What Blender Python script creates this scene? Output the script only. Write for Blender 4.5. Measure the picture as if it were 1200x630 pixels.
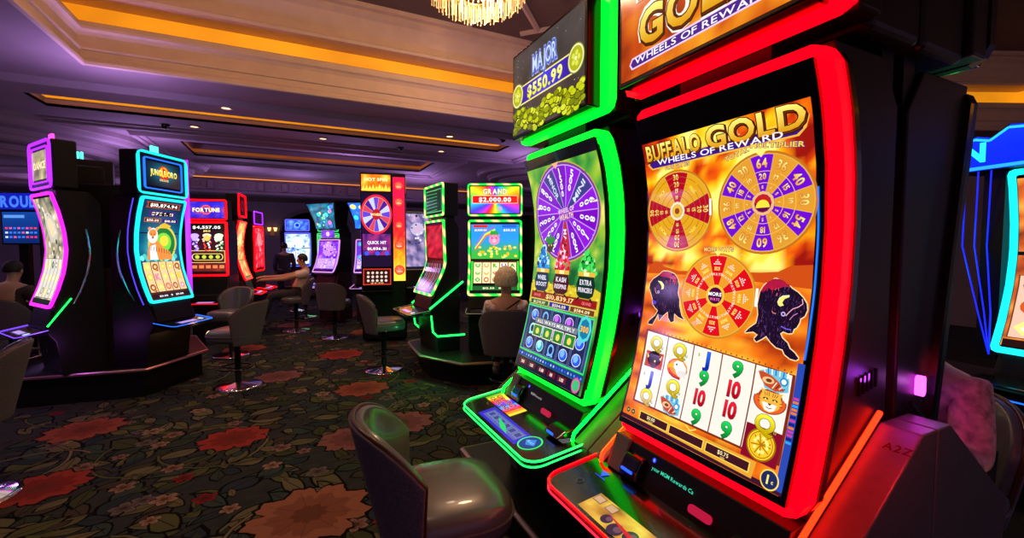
import bpy, bmesh, math, random
from mathutils import Vector, Matrix, noise
from mathutils.geometry import tessellate_polygon
random.seed(7)
PI = math.pi
R = math.radians
for o in list(bpy.data.objects): bpy.data.objects.remove(o)
C = bpy.context.scene.collection
sc = bpy.context.scene

# ------------------------------------------------------------------ camera, world, exposure
cam = bpy.data.objects.new('camera', bpy.data.cameras.new('camera')); C.objects.link(cam)
cam.data.sensor_width = 36; cam.data.lens = 15.6; cam.data.clip_start = .05
cam.location = (0, 0, 1.6)
cam.rotation_euler = (R(90 - 2.95), 0, R(-26.2))
sc.camera = cam
sc.view_settings.view_transform = 'Standard'; sc.view_settings.look = 'None'
sc.view_settings.gamma = 1; sc.view_settings.use_curve_mapping = False
sc.view_settings.exposure = 0.0
w = bpy.data.worlds.new('world'); sc.world = w; w.use_nodes = True
bg = w.node_tree.nodes['Background']
bg.inputs[0].default_value = (.46, .34, .60, 1); bg.inputs[1].default_value = .40

def lamp(name, kind, loc, power, color, radius=.05, rot=(0, 0, 0), **kw):
    d = bpy.data.lights.new(name, kind); d.energy = power; d.color = color
    if kind == 'AREA':
        d.shape = 'RECTANGLE'; d.size = kw.get('sx', .5); d.size_y = kw.get('sy', .5)
        if 'spread' in kw: d.spread = kw['spread']
    else: d.shadow_soft_size = radius
    if kind == 'SPOT': d.spot_size = kw.get('angle', 2); d.spot_blend = .8
    o = bpy.data.objects.new(name, d); C.objects.link(o); o.location = loc; o.rotation_euler = rot
    return o
for (x, y, z, p) in ((-7.5, 9.5, 2.4, 60), (-1.2, 13.4, 2.9, 26), (3.6, 13.6, 2.9, 26), (-4.5, 13.5, 2.6, 40), (8, 11, 2.6, 40)):
    lamp('far_purple_fill', 'POINT', (x, y, z), p, (.60, .36, 1), .15)  # purple lamps added to brighten the far walls and ceiling
# unseen purple lamps added to tint the ceiling, warm light of the tray coves
for (x, y, p) in ((-1.78, 6.4, 26), (-4.6, 6.2, 24), (-2.4, 10.2, 26), (2.5, 5.6, 10), (1.3, 10.6, 26), (-5.5, 10.5, 26), (4.6, 8.6, 24), (3.2, 12.6, 26), (.2, 14.0, 14)):
    lamp('purple_ceiling_fill', 'AREA', (x, y, 2.83), p*.62, (.55, .34, 1), rot=(PI, 0, 0), sx=.3, sy=.3)
lamp('tray_light', 'POINT', (2.0, 4.7, 4.3), 105, (1, .62, .36), .15)
lamp('tray_light', 'POINT', (-.9, 3.6, 4.2), 85, (1, .55, .32), .15)

# ------------------------------------------------------------------ materials
def lin(c): c = c / 255; return c / 12.92 if c <= .04045 else ((c + .055) / 1.055) ** 2.4
def L3(c): return (lin(c[0]), lin(c[1]), lin(c[2]))
MATS = {}
def mat(name, rgb=(20, 20, 20), rough=.5, metal=0, emit=None, es=1.0, var=0, scale=12, bump=0, coat=0, trans=0, alpha=1):
    if name in MATS: return MATS[name]
    m = bpy.data.materials.new(name); m.use_nodes = True; nt = m.node_tree
    b = nt.nodes['Principled BSDF']; c = L3(rgb)
    b.inputs['Base Color'].default_value = (*c, 1); b.inputs['Roughness'].default_value = rough
    b.inputs['Metallic'].default_value = metal; b.inputs['Coat Weight'].default_value = coat
    b.inputs['Transmission Weight'].default_value = trans
    if emit is not None:
        b.inputs['Emission Color'].default_value = (*L3(emit), 1); b.inputs['Emission Strength'].default_value = es
    if var or bump:
        tc = nt.nodes.new('ShaderNodeTexCoord'); n = nt.nodes.new('ShaderNodeTexNoise')
        n.inputs['Scale'].default_value = scale; n.inputs['Detail'].default_value = 5
        nt.links.new(tc.outputs['Object'], n.inputs['Vector'])
        if var:
            r = nt.nodes.new('ShaderNodeValToRGB')
            r.color_ramp.elements[0].position = .3; r.color_ramp.elements[1].position = .7
            r.color_ramp.elements[0].color = (*[v * (1 - var) for v in c], 1)
            r.color_ramp.elements[1].color = (*[min(1, v * (1 + var)) for v in c], 1)
            nt.links.new(n.outputs['Fac'], r.inputs['Fac'])
            if emit is None: nt.links.new(r.outputs['Color'], b.inputs['Base Color'])
            else:
                e = L3(emit)
                r.color_ramp.elements[0].color = (*[v * (1 - var) for v in e], 1)
                r.color_ramp.elements[1].color = (*[v * (1 + var) for v in e], 1)
                nt.links.new(r.outputs['Color'], b.inputs['Emission Color'])
        if bump:
            bp = nt.nodes.new('ShaderNodeBump'); bp.inputs['Strength'].default_value = bump; bp.inputs['Distance'].default_value = .01
            nt.links.new(n.outputs['Fac'], bp.inputs['Height']); nt.links.new(bp.outputs['Normal'], b.inputs['Normal'])
    if name == 'black_satin': b.inputs['Specular IOR Level'].default_value = .22
    MATS[name] = m; return m
def artmat(name, emissive=True, es=1.0, rough=.12):
    if name in MATS: return MATS[name]
    m = bpy.data.materials.new(name); m.use_nodes = True; nt = m.node_tree
    b = nt.nodes['Principled BSDF']; a = nt.nodes.new('ShaderNodeAttribute'); a.attribute_name = 'tint'
    b.inputs['Roughness'].default_value = rough
    if emissive:
        b.inputs['Base Color'].default_value = (.004, .004, .004, 1)
        nt.links.new(a.outputs['Color'], b.inputs['Emission Color']); b.inputs['Emission Strength'].default_value = es
        b.inputs['Specular IOR Level'].default_value = .25
    else: nt.links.new(a.outputs['Color'], b.inputs['Base Color']); b.inputs['Specular IOR Level'].default_value = .1
    MATS[name] = m; return m
BLK = mat('black_gloss', (9, 8, 9), .16, coat=.3)
BLM = mat('black_satin', (16, 12, 13), .42, var=.2, scale=30)
DRK = mat('dark_cabinet', (26, 14, 15), .5, var=.2, scale=20)
GRY = mat('grey_metal', (92, 84, 82), .42, .2, var=.1, scale=40)
CHR = mat('chrome', (210, 205, 205), .12, 1)
SCREEN = artmat('screen_picture', True, 1.18)
SCREENB = artmat('screen_bright', True, 1.5)
PRINT = artmat('printed_pattern', False, rough=.95)
def led(name, rgb, es): return mat('led_' + name, (10, 10, 10), .3, emit=rgb, es=es)
RED = led('red', (255, 0, 8), 5.5); GRN = led('green', (0, 255, 34), 3.0); GRN2 = led('green_line', (26, 255, 90), 3.0); REDL = led('red_line', (255, 30, 50), 3)
CYA = led('cyan', (20, 225, 235), 1.6); BLU = led('blue', (30, 110, 255), 1.6); PUR = led('purple', (165, 40, 255), 1.8); MAG = led('magenta', (235, 30, 225), 1.8)
PNK = led('pink', (255, 60, 190), 3); WHT = led('white', (255, 250, 240), 4); VIO = led('violet_line', (90, 60, 255), 1.2)
DEEPB = led('deep_blue', (15, 35, 255), 1.6); ORG = led('orange', (255, 150, 50), 1.2)

# ------------------------------------------------------------------ mesh helpers
class MB:
    def __init__(s): s.bm = bmesh.new()
    def box(s, x0, x1, y0, y1, z0, z1):
        v = [s.bm.verts.new(p) for p in ((x0,y0,z0),(x1,y0,z0),(x1,y1,z0),(x0,y1,z0),(x0,y0,z1),(x1,y0,z1),(x1,y1,z1),(x0,y1,z1))]
        for f in ((0,3,2,1),(4,5,6,7),(0,1,5,4),(1,2,6,5),(2,3,7,6),(3,0,4,7)): s.bm.faces.new([v[i] for i in f])
        return s
    def loft(s, rings, cap=True, closed=True):
        vs = [[s.bm.verts.new(p) for p in r] for r in rings]; n = len(rings[0])
        for a, b in zip(vs, vs[1:]):
            for i in range(n if closed else n - 1):
                j = (i + 1) % n; s.bm.faces.new((a[i], a[j], b[j], b[i]))
        if cap and closed:
            s.bm.faces.new(list(reversed(vs[0]))); s.bm.faces.new(vs[-1])
        return s
    def prism(s, poly, a, b, axis='x'):       # poly in the plane across axis
        f = {'x': lambda p, t: (t, p[0], p[1]), 'y': lambda p, t: (p[0], t, p[1]), 'z': lambda p, t: (p[0], p[1], t)}[axis]
        return s.loft([[f(p, a) for p in poly], [f(p, b) for p in poly]])
    def tube(s, path, r, n=8, closed=False):
        P = [Vector(p) for p in path]; rings = []
        for i, p in enumerate(P):
            if closed: d = P[(i + 1) % len(P)] - P[i - 1]
            else: d = P[min(i + 1, len(P) - 1)] - P[max(i - 1, 0)]
            d.normalize(); u = d.orthogonal() if i == 0 else (u0 - d * u0.dot(d))
            u.normalize(); u0 = u; v = d.cross(u)
            rr = r[i] if isinstance(r, (list, tuple)) else r
            rings.append([p + (u * math.cos(2*PI*k/n) + v * math.sin(2*PI*k/n)) * rr for k in range(n)])
        if closed: rings.append(rings[0])
        return s.loft(rings, cap=not closed)
    def lathe(s, prof, n=24, cx=0, cy=0):
        return s.loft([[(cx + r*math.cos(2*PI*k/n), cy + r*math.sin(2*PI*k/n), z) for k in range(n)] for r, z in prof])
    def ell(s, c, r, n=12, m=8):
        rings = []
        for i in range(m + 1):
            t = -PI/2 + PI*i/m; q = max(.02, math.cos(t))
            rings.append([(c[0] + r[0]*q*math.cos(2*PI*k/n), c[1] + r[1]*q*math.sin(2*PI*k/n), c[2] + r[2]*math.sin(t)) for k in range(n)])
        return s.loft(rings)
    def build(s, name, m, parent=None, smooth=False, bevel=0):
        bmesh.ops.recalc_face_normals(s.bm, faces=s.bm.faces)
        me = bpy.data.meshes.new(name); s.bm.to_mesh(me); s.bm.free(); me.materials.append(m)
        if smooth:
            for p in me.polygons: p.use_smooth = True
        o = bpy.data.objects.new(name, me); C.objects.link(o); o.parent = parent
        if bevel:
            b = o.modifiers.new('b', 'BEVEL'); b.width = bevel; b.segments = 3; b.limit_method = 'ANGLE'
        return o
def thing(name, label, cat, loc=(0, 0, 0), rz=0, group=None):
    o = bpy.data.objects.new(name, None); C.objects.link(o); o.location = loc; o.rotation_euler = (0, 0, R(rz)); o.empty_display_size = .1
    o['label'] = label; o['category'] = cat
    if group: o['group'] = group
    return o
def tag(o, label, cat, group=None, kind=None):
    o['label'] = label; o['category'] = cat
    if group: o['group'] = group
    if kind: o['kind'] = kind
    return o
def struct(o): o['kind'] = 'structure'; return o
def dup(root, label, loc, rz, group=None):
    r = root.copy(); C.objects.link(r); r.location = loc; r.rotation_euler = (0, 0, R(rz)); r['label'] = label
    if group: r['group'] = group
    kids = [(ch, r) for ch in root.children]
    while kids:
        ch, p = kids.pop(); c = ch.copy(); C.objects.link(c); c.parent = p
        kids += [(g, c) for g in ch.children]
    return r

# ------------------------------------------------------------------ lettering
GL = {}
def glyph(ch, off):
    k = (ch, off)
    if k in GL: return GL[k]
    cu = bpy.data.curves.new('g', 'FONT'); cu.body = ch; cu.size = 1; cu.offset = off; cu.resolution_u = 3
    ob = bpy.data.objects.new('g', cu); C.objects.link(ob)
    me = ob.to_mesh(); v = [(p.co.x, p.co.y) for p in me.vertices]; f = [tuple(p.vertices) for p in me.polygons]
    ob.to_mesh_clear(); bpy.data.objects.remove(ob); bpy.data.curves.remove(cu)
    xs = [a for a, b in v] or [0, .3]
    GL[k] = (v, f, min(xs), max(xs)); return GL[k]

class Art:
    """Flat artwork: coloured shapes on thin layers, laid on a surface by fn(x, y, layer)."""
    def __init__(s, fn, step=0): s.fn = fn; s.polys = []; s.step = step
    def poly(s, pts, col, L=1):
        cs = [L3(col(*p)) if callable(col) else L3(col) for p in pts]
        s.polys.append((pts, cs, L)); return s
    def rect(s, x0, y0, x1, y1, col, L=1, rot=0):
        pts = [(x0, y0), (x1, y0), (x1, y1), (x0, y1)]
        if rot:
            cx, cy = (x0+x1)/2, (y0+y1)/2; c, n = math.cos(rot), math.sin(rot)
            pts = [(cx + (x-cx)*c - (y-cy)*n, cy + (x-cx)*n + (y-cy)*c) for x, y in pts]
        return s.poly(pts, col, L)
    def grid(s, x0, y0, x1, y1, nx, ny, f, L=0):
        for i in range(nx):
            for j in range(ny):
                a, b = x0 + (x1-x0)*i/nx, x0 + (x1-x0)*(i+1)/nx; c, d = y0 + (y1-y0)*j/ny, y0 + (y1-y0)*(j+1)/ny
                s.poly([(a, c), (b, c), (b, d), (a, d)], f, L)
        return s
    def disc(s, cx, cy, r, col, L=1, n=28, ry=None, a0=0, a1=2*PI):
        ry = ry or r
        if a1 - a0 >= 2*PI - .001: pts = [(cx + r*math.cos(2*PI*k/n), cy + ry*math.sin(2*PI*k/n)) for k in range(n)]
        else: pts = [(cx, cy)] + [(cx + r*math.cos(a0 + (a1-a0)*k/n), cy + ry*math.sin(a0 + (a1-a0)*k/n)) for k in range(n+1)]
        return s.poly(pts, col, L)
    def ring(s, cx, cy, r0, r1, col, L=1, n=36, asp=1):
        for k in range(n):
            a, b = 2*PI*k/n, 2*PI*(k+1)/n
            s.poly([(cx + r*math.cos(t), cy + r*asp*math.sin(t)) for r, t in ((r0, a), (r1, a), (r1, b), (r0, b))], col, L)
        return s
    def line(s, pts, wd, col, L=1):
        for (x0, y0), (x1, y1) in zip(pts, pts[1:]):
            d = math.hypot(x1-x0, y1-y0) or 1; nx, ny = -(y1-y0)/d*wd/2, (x1-x0)/d*wd/2
            s.poly([(x0+nx, y0+ny), (x0-nx, y0-ny), (x1-nx, y1-ny), (x1+nx, y1+ny)], col, L)
        return s
    def frame(s, x0, y0, x1, y1, t, col, L=1):
        return s.rect(x0, y0, x1, y0+t, col, L).rect(x0, y1-t, x1, y1, col, L).rect(x0, y0, x0+t, y1, col, L).rect(x1-t, y0, x1, y1, col, L)
    def text(s, t, cx, cy, h, col, L=3, rot=0, wide=1, out=None, ow=.06, top=None, bold=.018, fit=None, shear=0):
        adv = []; x = 0
        for ch in t:
            if ch == ' ': adv.append(x); x += .3; continue
            v, f, a, b = glyph(ch, bold); adv.append(x - a); x += b - a + .09
        x -= .09; k = h / .73; kx = k * wide
        if fit: kx = fit / x
        c, n = math.cos(rot), math.sin(rot)
        def put(off, cc, LL):
            for ch, ax in zip(t, adv):
                if ch == ' ': continue
                v, f, a, b = glyph(ch, off)
                for fc in f:
                    pts = []; cs = []
                    for i in fc:
                        gx, gy = (v[i][0] + ax - x/2), v[i][1] - .365
                        px, py = (gx + shear*gy)*kx, gy*k
                        pts.append((cx + px*c - py*n, cy + px*n + py*c))
                        cs.append(L3(cc) if top is None or LL != L else tuple(lin(cc[j] + (top[j]-cc[j])*min(1, max(0, v[i][1]/.73))) for j in range(3)))
                    s.polys.append((pts, cs, LL))
        if out is not None: put(ow, out, L - .5)
        put(bold, col, L); return s
    def wheel(s, cx, cy, r, n, cols, L=1, rim=(150, 80, 20), asp=1, a0=PI/2, linec=(220, 170, 60)):
        s.ring(cx, cy, r, r*1.07, rim, L, 40, asp); s.ring(cx, cy, r*1.0, r*1.025, linec, L+.3, 40, asp)
        for k in range(n):
            a = a0 - PI/n + 2*PI*k/n
            m = 5; pts = [(cx, cy)] + [(cx + r*math.cos(a + 2*PI/n*j/m), cy + asp*r*math.sin(a + 2*PI/n*j/m)) for j in range(m+1)]
            c = cols[k % len(cols)]
            s.poly(pts, c, L)
            s.line([(cx, cy), (cx + r*math.cos(a), cy + asp*r*math.sin(a))], r*.018, linec, L+.4)
        return s
    def build(s, name, parent, m=None):
        bm = bmesh.new(); lay = bm.loops.layers.float_color.new('tint')
        big = []
        def add(pts, cs, L):
            v = [bm.verts.new((p[0], p[1], L)) for p in pts]
            try: f = bm.faces.new(v)
            except ValueError: return None
            for lp, c in zip(f.loops, cs): lp[lay] = (*c, 1)
            return f
        for pts, cs, L in s.polys:
            ys = [p[1] for p in pts]
            if s.step and max(ys) - min(ys) > s.step*1.2: big.append((pts, cs, L))
            else: add(pts, cs, L)
        if big:
            b2 = bmesh.new(); l2 = b2.loops.layers.float_color.new('tint')
            for pts, cs, L in big:
                f = b2.faces.new([b2.verts.new((p[0], p[1], L)) for p in pts])
                for lp, c in zip(f.loops, cs): lp[l2] = (*c, 1)
            bmesh.ops.triangulate(b2, faces=b2.faces)
            y = min(v.co.y for v in b2.verts); y1 = max(v.co.y for v in b2.verts); y += s.step
            while y < y1:
                bmesh.ops.bisect_plane(b2, geom=list(b2.verts)+list(b2.edges)+list(b2.faces), plane_co=(0, y, 0), plane_no=(0, 1, 0)); y += s.step
            for f in b2.faces: add([(l.vert.co.x, l.vert.co.y) for l in f.loops], [l[l2][:3] for l in f.loops], f.loops[0].vert.co.z)
            b2.free()
        for v in bm.verts: v.co = s.fn(v.co.x, v.co.y, v.co.z)
        me = bpy.data.meshes.new(name); bm.to_mesh(me); bm.free(); me.materials.append(m or SCREEN)
        o = bpy.data.objects.new(name, me); C.objects.link(o); o.parent = parent; return o
DZ = .0006
def plane_fn(x0, y0, z0, ex=(1, 0, 0), ey=(0, 0, 1), nn=(0, -1, 0)):
    o = Vector((x0, y0, z0)); ex = Vector(ex).normalized(); ey = Vector(ey).normalized(); nn = Vector(nn).normalized()
    return lambda x, y, L: o + ex*x + ey*y + nn*(.001 + L*DZ)
def interp(prof, z):
    if z <= prof[0][0]: return prof[0][1]
    for (a, b), (c, d) in zip(prof, prof[1:]):
        if z <= c: return b + (d-b)*(z-a)/(c-a)
    return prof[-1][1]
def mix(a, b, t): t = max(0, min(1, t)); return tuple(a[i] + (b[i]-a[i])*t for i in range(3))
def ramp(stops, t):
    for (a, ca), (b, cb) in zip(stops, stops[1:]):
        if t <= b: return mix(ca, cb, (t-a)/(b-a) if t > a else 0)
    return stops[-1][1]
def nz(x, y, s=8, o=0): return .5 + .5*noise.fractal(Vector((x*s, y*s, o)), 1, 2, 3)*1.3

# ------------------------------------------------------------------ slot machine pieces (front of the machine faces -Y, origin on the floor under the glass)
G_ARC = [(.94,-.01),(.955,0),(1.08,.038),(1.2,.07),(1.35,.10),(1.5,.118),(1.65,.124),(1.8,.117),(1.93,.095),(2.0,.073),(2.075,.045),(2.12,.02)]
def zsamp(z0, z1, n): return [z0 + (z1-z0)*i/n for i in range(n+1)]
def curved_panel(name, par, prof, x0, x1, z0, z1, y0, y1, m, n=22, bevel=0):
    g = MB(); rings = []
    for z in zsamp(z0, z1, n):
        y = interp(prof, z); rings.append([(x0, y+y0, z), (x1, y+y0, z), (x1, y+y1, z), (x0, y+y1, z)])
    return g.loft(rings).build(name, m, par, bevel=bevel)
def light_ring(name, par, prof, hw, lw, z0, z1, y0, y1, m, cut=.03, n=20):
    """frame of light following the curved glass: inner edge hw, outer edge hw+lw, chamfered corners"""
    def loop(h, a, b, c):
        p = [(-h+c, a), (-h+c*.3, a+c*.3), (-h, a+c)] + [(-h, z) for z in zsamp(a+c, b-c, n)[1:-1]] + [(-h, b-c), (-h+c*.3, b-c*.3), (-h+c, b)]
        return p + [(-x, z) for x, z in reversed(p)]
    I = loop(hw, z0, z1, .012); O = loop(hw+lw, z0-lw, z1+lw, cut+.012)
    f = lambda p, y: (p[0], interp(prof, p[1]) + y, p[1])
    g = MB(); b = g.bm
    V = [[b.verts.new(f(p, y)) for p in Q] for Q, y in ((I, y0), (O, y0), (O, y1), (I, y1))]
    k = len(I)
    for i in range(k):
        j = (i+1) % k
        for a in range(4):
            c = (a+1) % 4; b.faces.new((V[a][i], V[a][j], V[c][j], V[c][i]))
    return g.build(name, m, par)
def surf(prof, dx=0):
    return lambda x, z, L: Vector((x + dx, interp(prof, z) - .0015 - L*DZ, z))
def rounded(x0, x1, y0, y1, r, n=5, corners=(1, 1, 1, 1)):
    pts = []
    for (cx, cy, a, on, px, py) in ((x1-r, y1-r, 0, corners[2], x1, y1), (x0+r, y1-r, 90, corners[3], x0, y1), (x0+r, y0+r, 180, corners[0], x0, y0), (x1-r, y0+r, 270, corners[1], x1, y0)):
        if not on: pts.append((px, py)); continue
        for k in range(n+1): t = R(a + 90*k/n); pts.append((cx + r*math.cos(t), cy + r*math.sin(t)))
    return pts
def deck_tilt(z0, slope, yb): return lambda y: z0 + slope*(y - yb)
def make_deck(par, hw, yf, yb, zf, zb, ledm, thick=.045, r=.07, double=True, led2=None):
    sl = (zb-zf)/(yb-yf); z = lambda y: zf + sl*(y-yf)
    P = rounded(-hw, hw, yf, yb, r, 6, (1, 1, 0, 0))
    g = MB(); g.loft([[(x*.93, y*.9 if y < 0 else y, z(y)-thick) for x, y in P], [(x, y, z(y)-thick*.3) for x, y in P], [(x, y, z(y)) for x, y in P]])
    d = g.build('button_deck', BLK, par)
    front = [(-hw, yb)] + [(x, y) for x, y in rounded(-hw, hw, yf, yb, r, 6, (1, 1, 0, 0))[2:]] + [(hw, yb)]
    front = [(-hw, yb)] + [(-hw + r - r*math.cos(R(a)), yf + r - r*math.sin(R(a))) for a in range(0, 91, 15)] + [(hw - r + r*math.sin(R(a)), yf + r - r*math.cos(R(a))) for a in range(0, 91, 15)] + [(hw, yb)]
    MB().tube([(x*1.005, y-.002, z(y)+.004) for x, y in front], .0045, 6).build('deck_light', ledm, par)
    if double: MB().tube([(x*1.005, y-.004, z(y)-.018) for x, y in front], .0035, 6).build('deck_light', led2 or ledm, par)
    return plane_fn(0, yf, z(yf), (1, 0, 0), (0, 1, sl), (0, -sl, 1))
def lower_cabinet(par, hw, zb, depth, m=BLM, z0=.3, lip=.02, mid=.03):
    poly = [(lip+.03, zb), (-.03, .80), (-.02, .74), (mid, .66), (mid+.04, z0), (depth, z0), (depth, zb)]
    return MB().prism(poly, -hw, hw).build('lower_cabinet', m, par, bevel=.006)
def upper_housing(par, prof, hw, z0, z1, y0, depth, m=BLM, n=14, name='upper_housing'):
    poly = [(interp(prof, z) + y0, z) for z in zsamp(z0, z1, n)] + [(depth*.8, z1), (depth, z1-.12), (depth, z0)]
    return MB().prism(poly, -hw, hw).build(name, m, par, bevel=.006)
# ---------- the two tall curved machines of the near bank
def arc_machine(name, label, loc, rz, ledm, linem, prof=G_ARC, deckm=None, deck_y=-.285, lens=True):
    G_ARC = prof
    t = thing(name, label, 'slot machine', loc, rz, None)
    hw = .31
    upper_housing(t, G_ARC, .325, .905, 2.1, .085, .42)
    MB().box(-.31, .31, .36, .42, 1.9, 2.16).build('housing_cap', BLM, t)
    light_ring('light_frame', t, G_ARC, .292, .044, .962, 2.045, .036, .078, ledm)
    curved_panel('screen_glass', t, G_ARC, -hw, hw, .955, 2.052, 0, .014, BLK)
    light_ring('light_backing', t, G_ARC, .30, .042, .965, 2.04, .0785, .10, BLK)
    lower_cabinet(t, .325, .905, .42, z0=.336)
    # topper: screen box in front, light frame behind it, dark housing
    MB().box(-.335, .335, 0, .07, 2.165, 2.60).build('topper_cabinet', BLK, t, bevel=.006)
    f0 = [(0, 0), (9, 0)]
    light_ring('topper_light_frame', t, f0, .315, .07, 2.218, 2.56, .072, .11, ledm, cut=.035, n=2)
    MB().box(-.38, .38, .112, .20, 2.15, 2.63).build('topper_backing', BLM, t, bevel=.008)
    MB().box(-.16, .16, .12, .34, 2.04, 2.2).build('topper_neck', BLM, t)
    MB().box(-.36, .36, .2, .44, 2.13, 2.64).build('topper_housing', BLM, t, bevel=.02)
    fn = make_deck(t, .385, deck_y, -.03, .765, .80, deckm or (ledm if ledm is RED else GRN2), led2=linem)
    # sloping console between deck and glass
    MB().prism([(-.05, .79), (.002, .905), (.06, .905), (.06, .79)], -.325, .325).build('console_panel', BLM, t, bevel=.004)
    # sloping filler wedges beside the console with a line of light on the edge
    for s in (-1, 1):
        a, b = sorted((s*.335, s*.43))
        MB().prism([(-.05, .80), (.37, 1.115), (.445, 1.115), (.445, .34), (.03, .34), (-.05, .74)], a, b).build('side_wedge', GRY if True else BLM, t, bevel=.004)
        MB().tube([(s*.338, -.06, .80), (s*.338, -.052, .83), (s*.338, .365, 1.145)], .007, 6).build('wedge_light', led('wedge_green', (0, 255, 30), 14) if ledm is GRN else led('wedge_red', (255, 22, 4), 12), t)
    return t, fn
def console_bits(t, txt, tc, right=1):
    # console plane between deck and glass
    fn = plane_fn(0, -.055, .792, (1, 0, 0), (0, .055, .125), (0, -.125, .055))
    a = Art(fn)
    a.text(txt, -.03, .085, .012, tc, 2, bold=.012)
    a.build('console_lettering', t)
    # ticket slot, lit pink; bill acceptor hood with a blue light; player card reader
    g = MB(); P = rounded(.055, .135, .03, .055, .011)
    g.loft([[fn(x, y, 1) for x, y in P], [fn(x, y, 12) for x, y in P]]).build('ticket_slot', led('slot_pink', (215, 25, 70), .75), t)
    MB().prism([(-.062, .80), (-.058, .84), (-.035, .875), (0, .88), (0, .80)], -.235, -.15).build('bill_acceptor', BLK, t, bevel=.008)
    MB().box(-.222, -.17, -.0635, -.058, .828, .836).build('bill_light', led('bill_blue', (30, 80, 255), 2.2), t)
    MB().prism([(-.058, .80), (-.005, .912), (0.01, .912), (0, .80)], -.31, -.237).build('speaker_cover', mat('taupe_plastic', (105, 95, 90), .55), t, bevel=.006)
    MB().prism([(-.12, .805), (-.075, .83), (0, .84), (0, .8)], .20, .31).build('card_reader', BLK, t, bevel=.006)
    MB().box(.225, .275, -.117, -.113, .809, .818).build('reader_light', led('bill_blue', (30, 80, 255), 2.2), t)
    b = Art(plane_fn(-.11, -.024, .865, (1, 0, 0), (0, .055, .125), (0, -.125, .055)))
    b.disc(0, .03, .008, (40, 70, 255), 8).text('0', 0, .03, .008, (180, 200, 255), 9).build('logo_light', t)

# ---------- artwork: red machine
def coin_letters(a, s, cx, cy, h, L=6, fit=None, out=(60, 20, 5), rot=0):
    a.text(s, cx+.003, cy-.004, h, (110, 50, 10), L-1, fit=fit, out=(60, 18, 8), ow=.085, bold=.045, rot=rot)
    a.text(s, cx, cy, h, (215, 150, 20), L, fit=fit, out=(70, 25, 5), ow=.06, top=(255, 240, 120), bold=.03, rot=rot)
def buffalo_bg(x, z):
    n = nz(x, z, 9); n2 = nz(x, z, 22, 5)
    if z > 1.53:
        gl = math.exp(-((x+.06)**2/.02 + (z-1.57)**2/.012)); gl2 = math.exp(-((x-.02)**2/.03+(z-1.8)**2/.02))
        c = ramp([(0, (150, 20, 12)), (.3, (225, 70, 12)), (.5, (245, 140, 10)), (.68, (252, 205, 25)), (1, (255, 250, 130))], .5 + (n-.5)*1.5 + .5*(n2-.5) + .46*max(gl, gl2) - .04 - max(0, abs(x)-.16)*1.9)
        return c
    return ramp([(0, (150, 40, 15)), (.4, (225, 95, 15)), (.7, (245, 140, 30)), (1, (255, 200, 60))], (nz(x*.4, z*1.8, 16)-.5)*1.3 + .48 + .2*n2 - .12 + .3*math.exp(-(x+.02)**2/.03))
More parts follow.
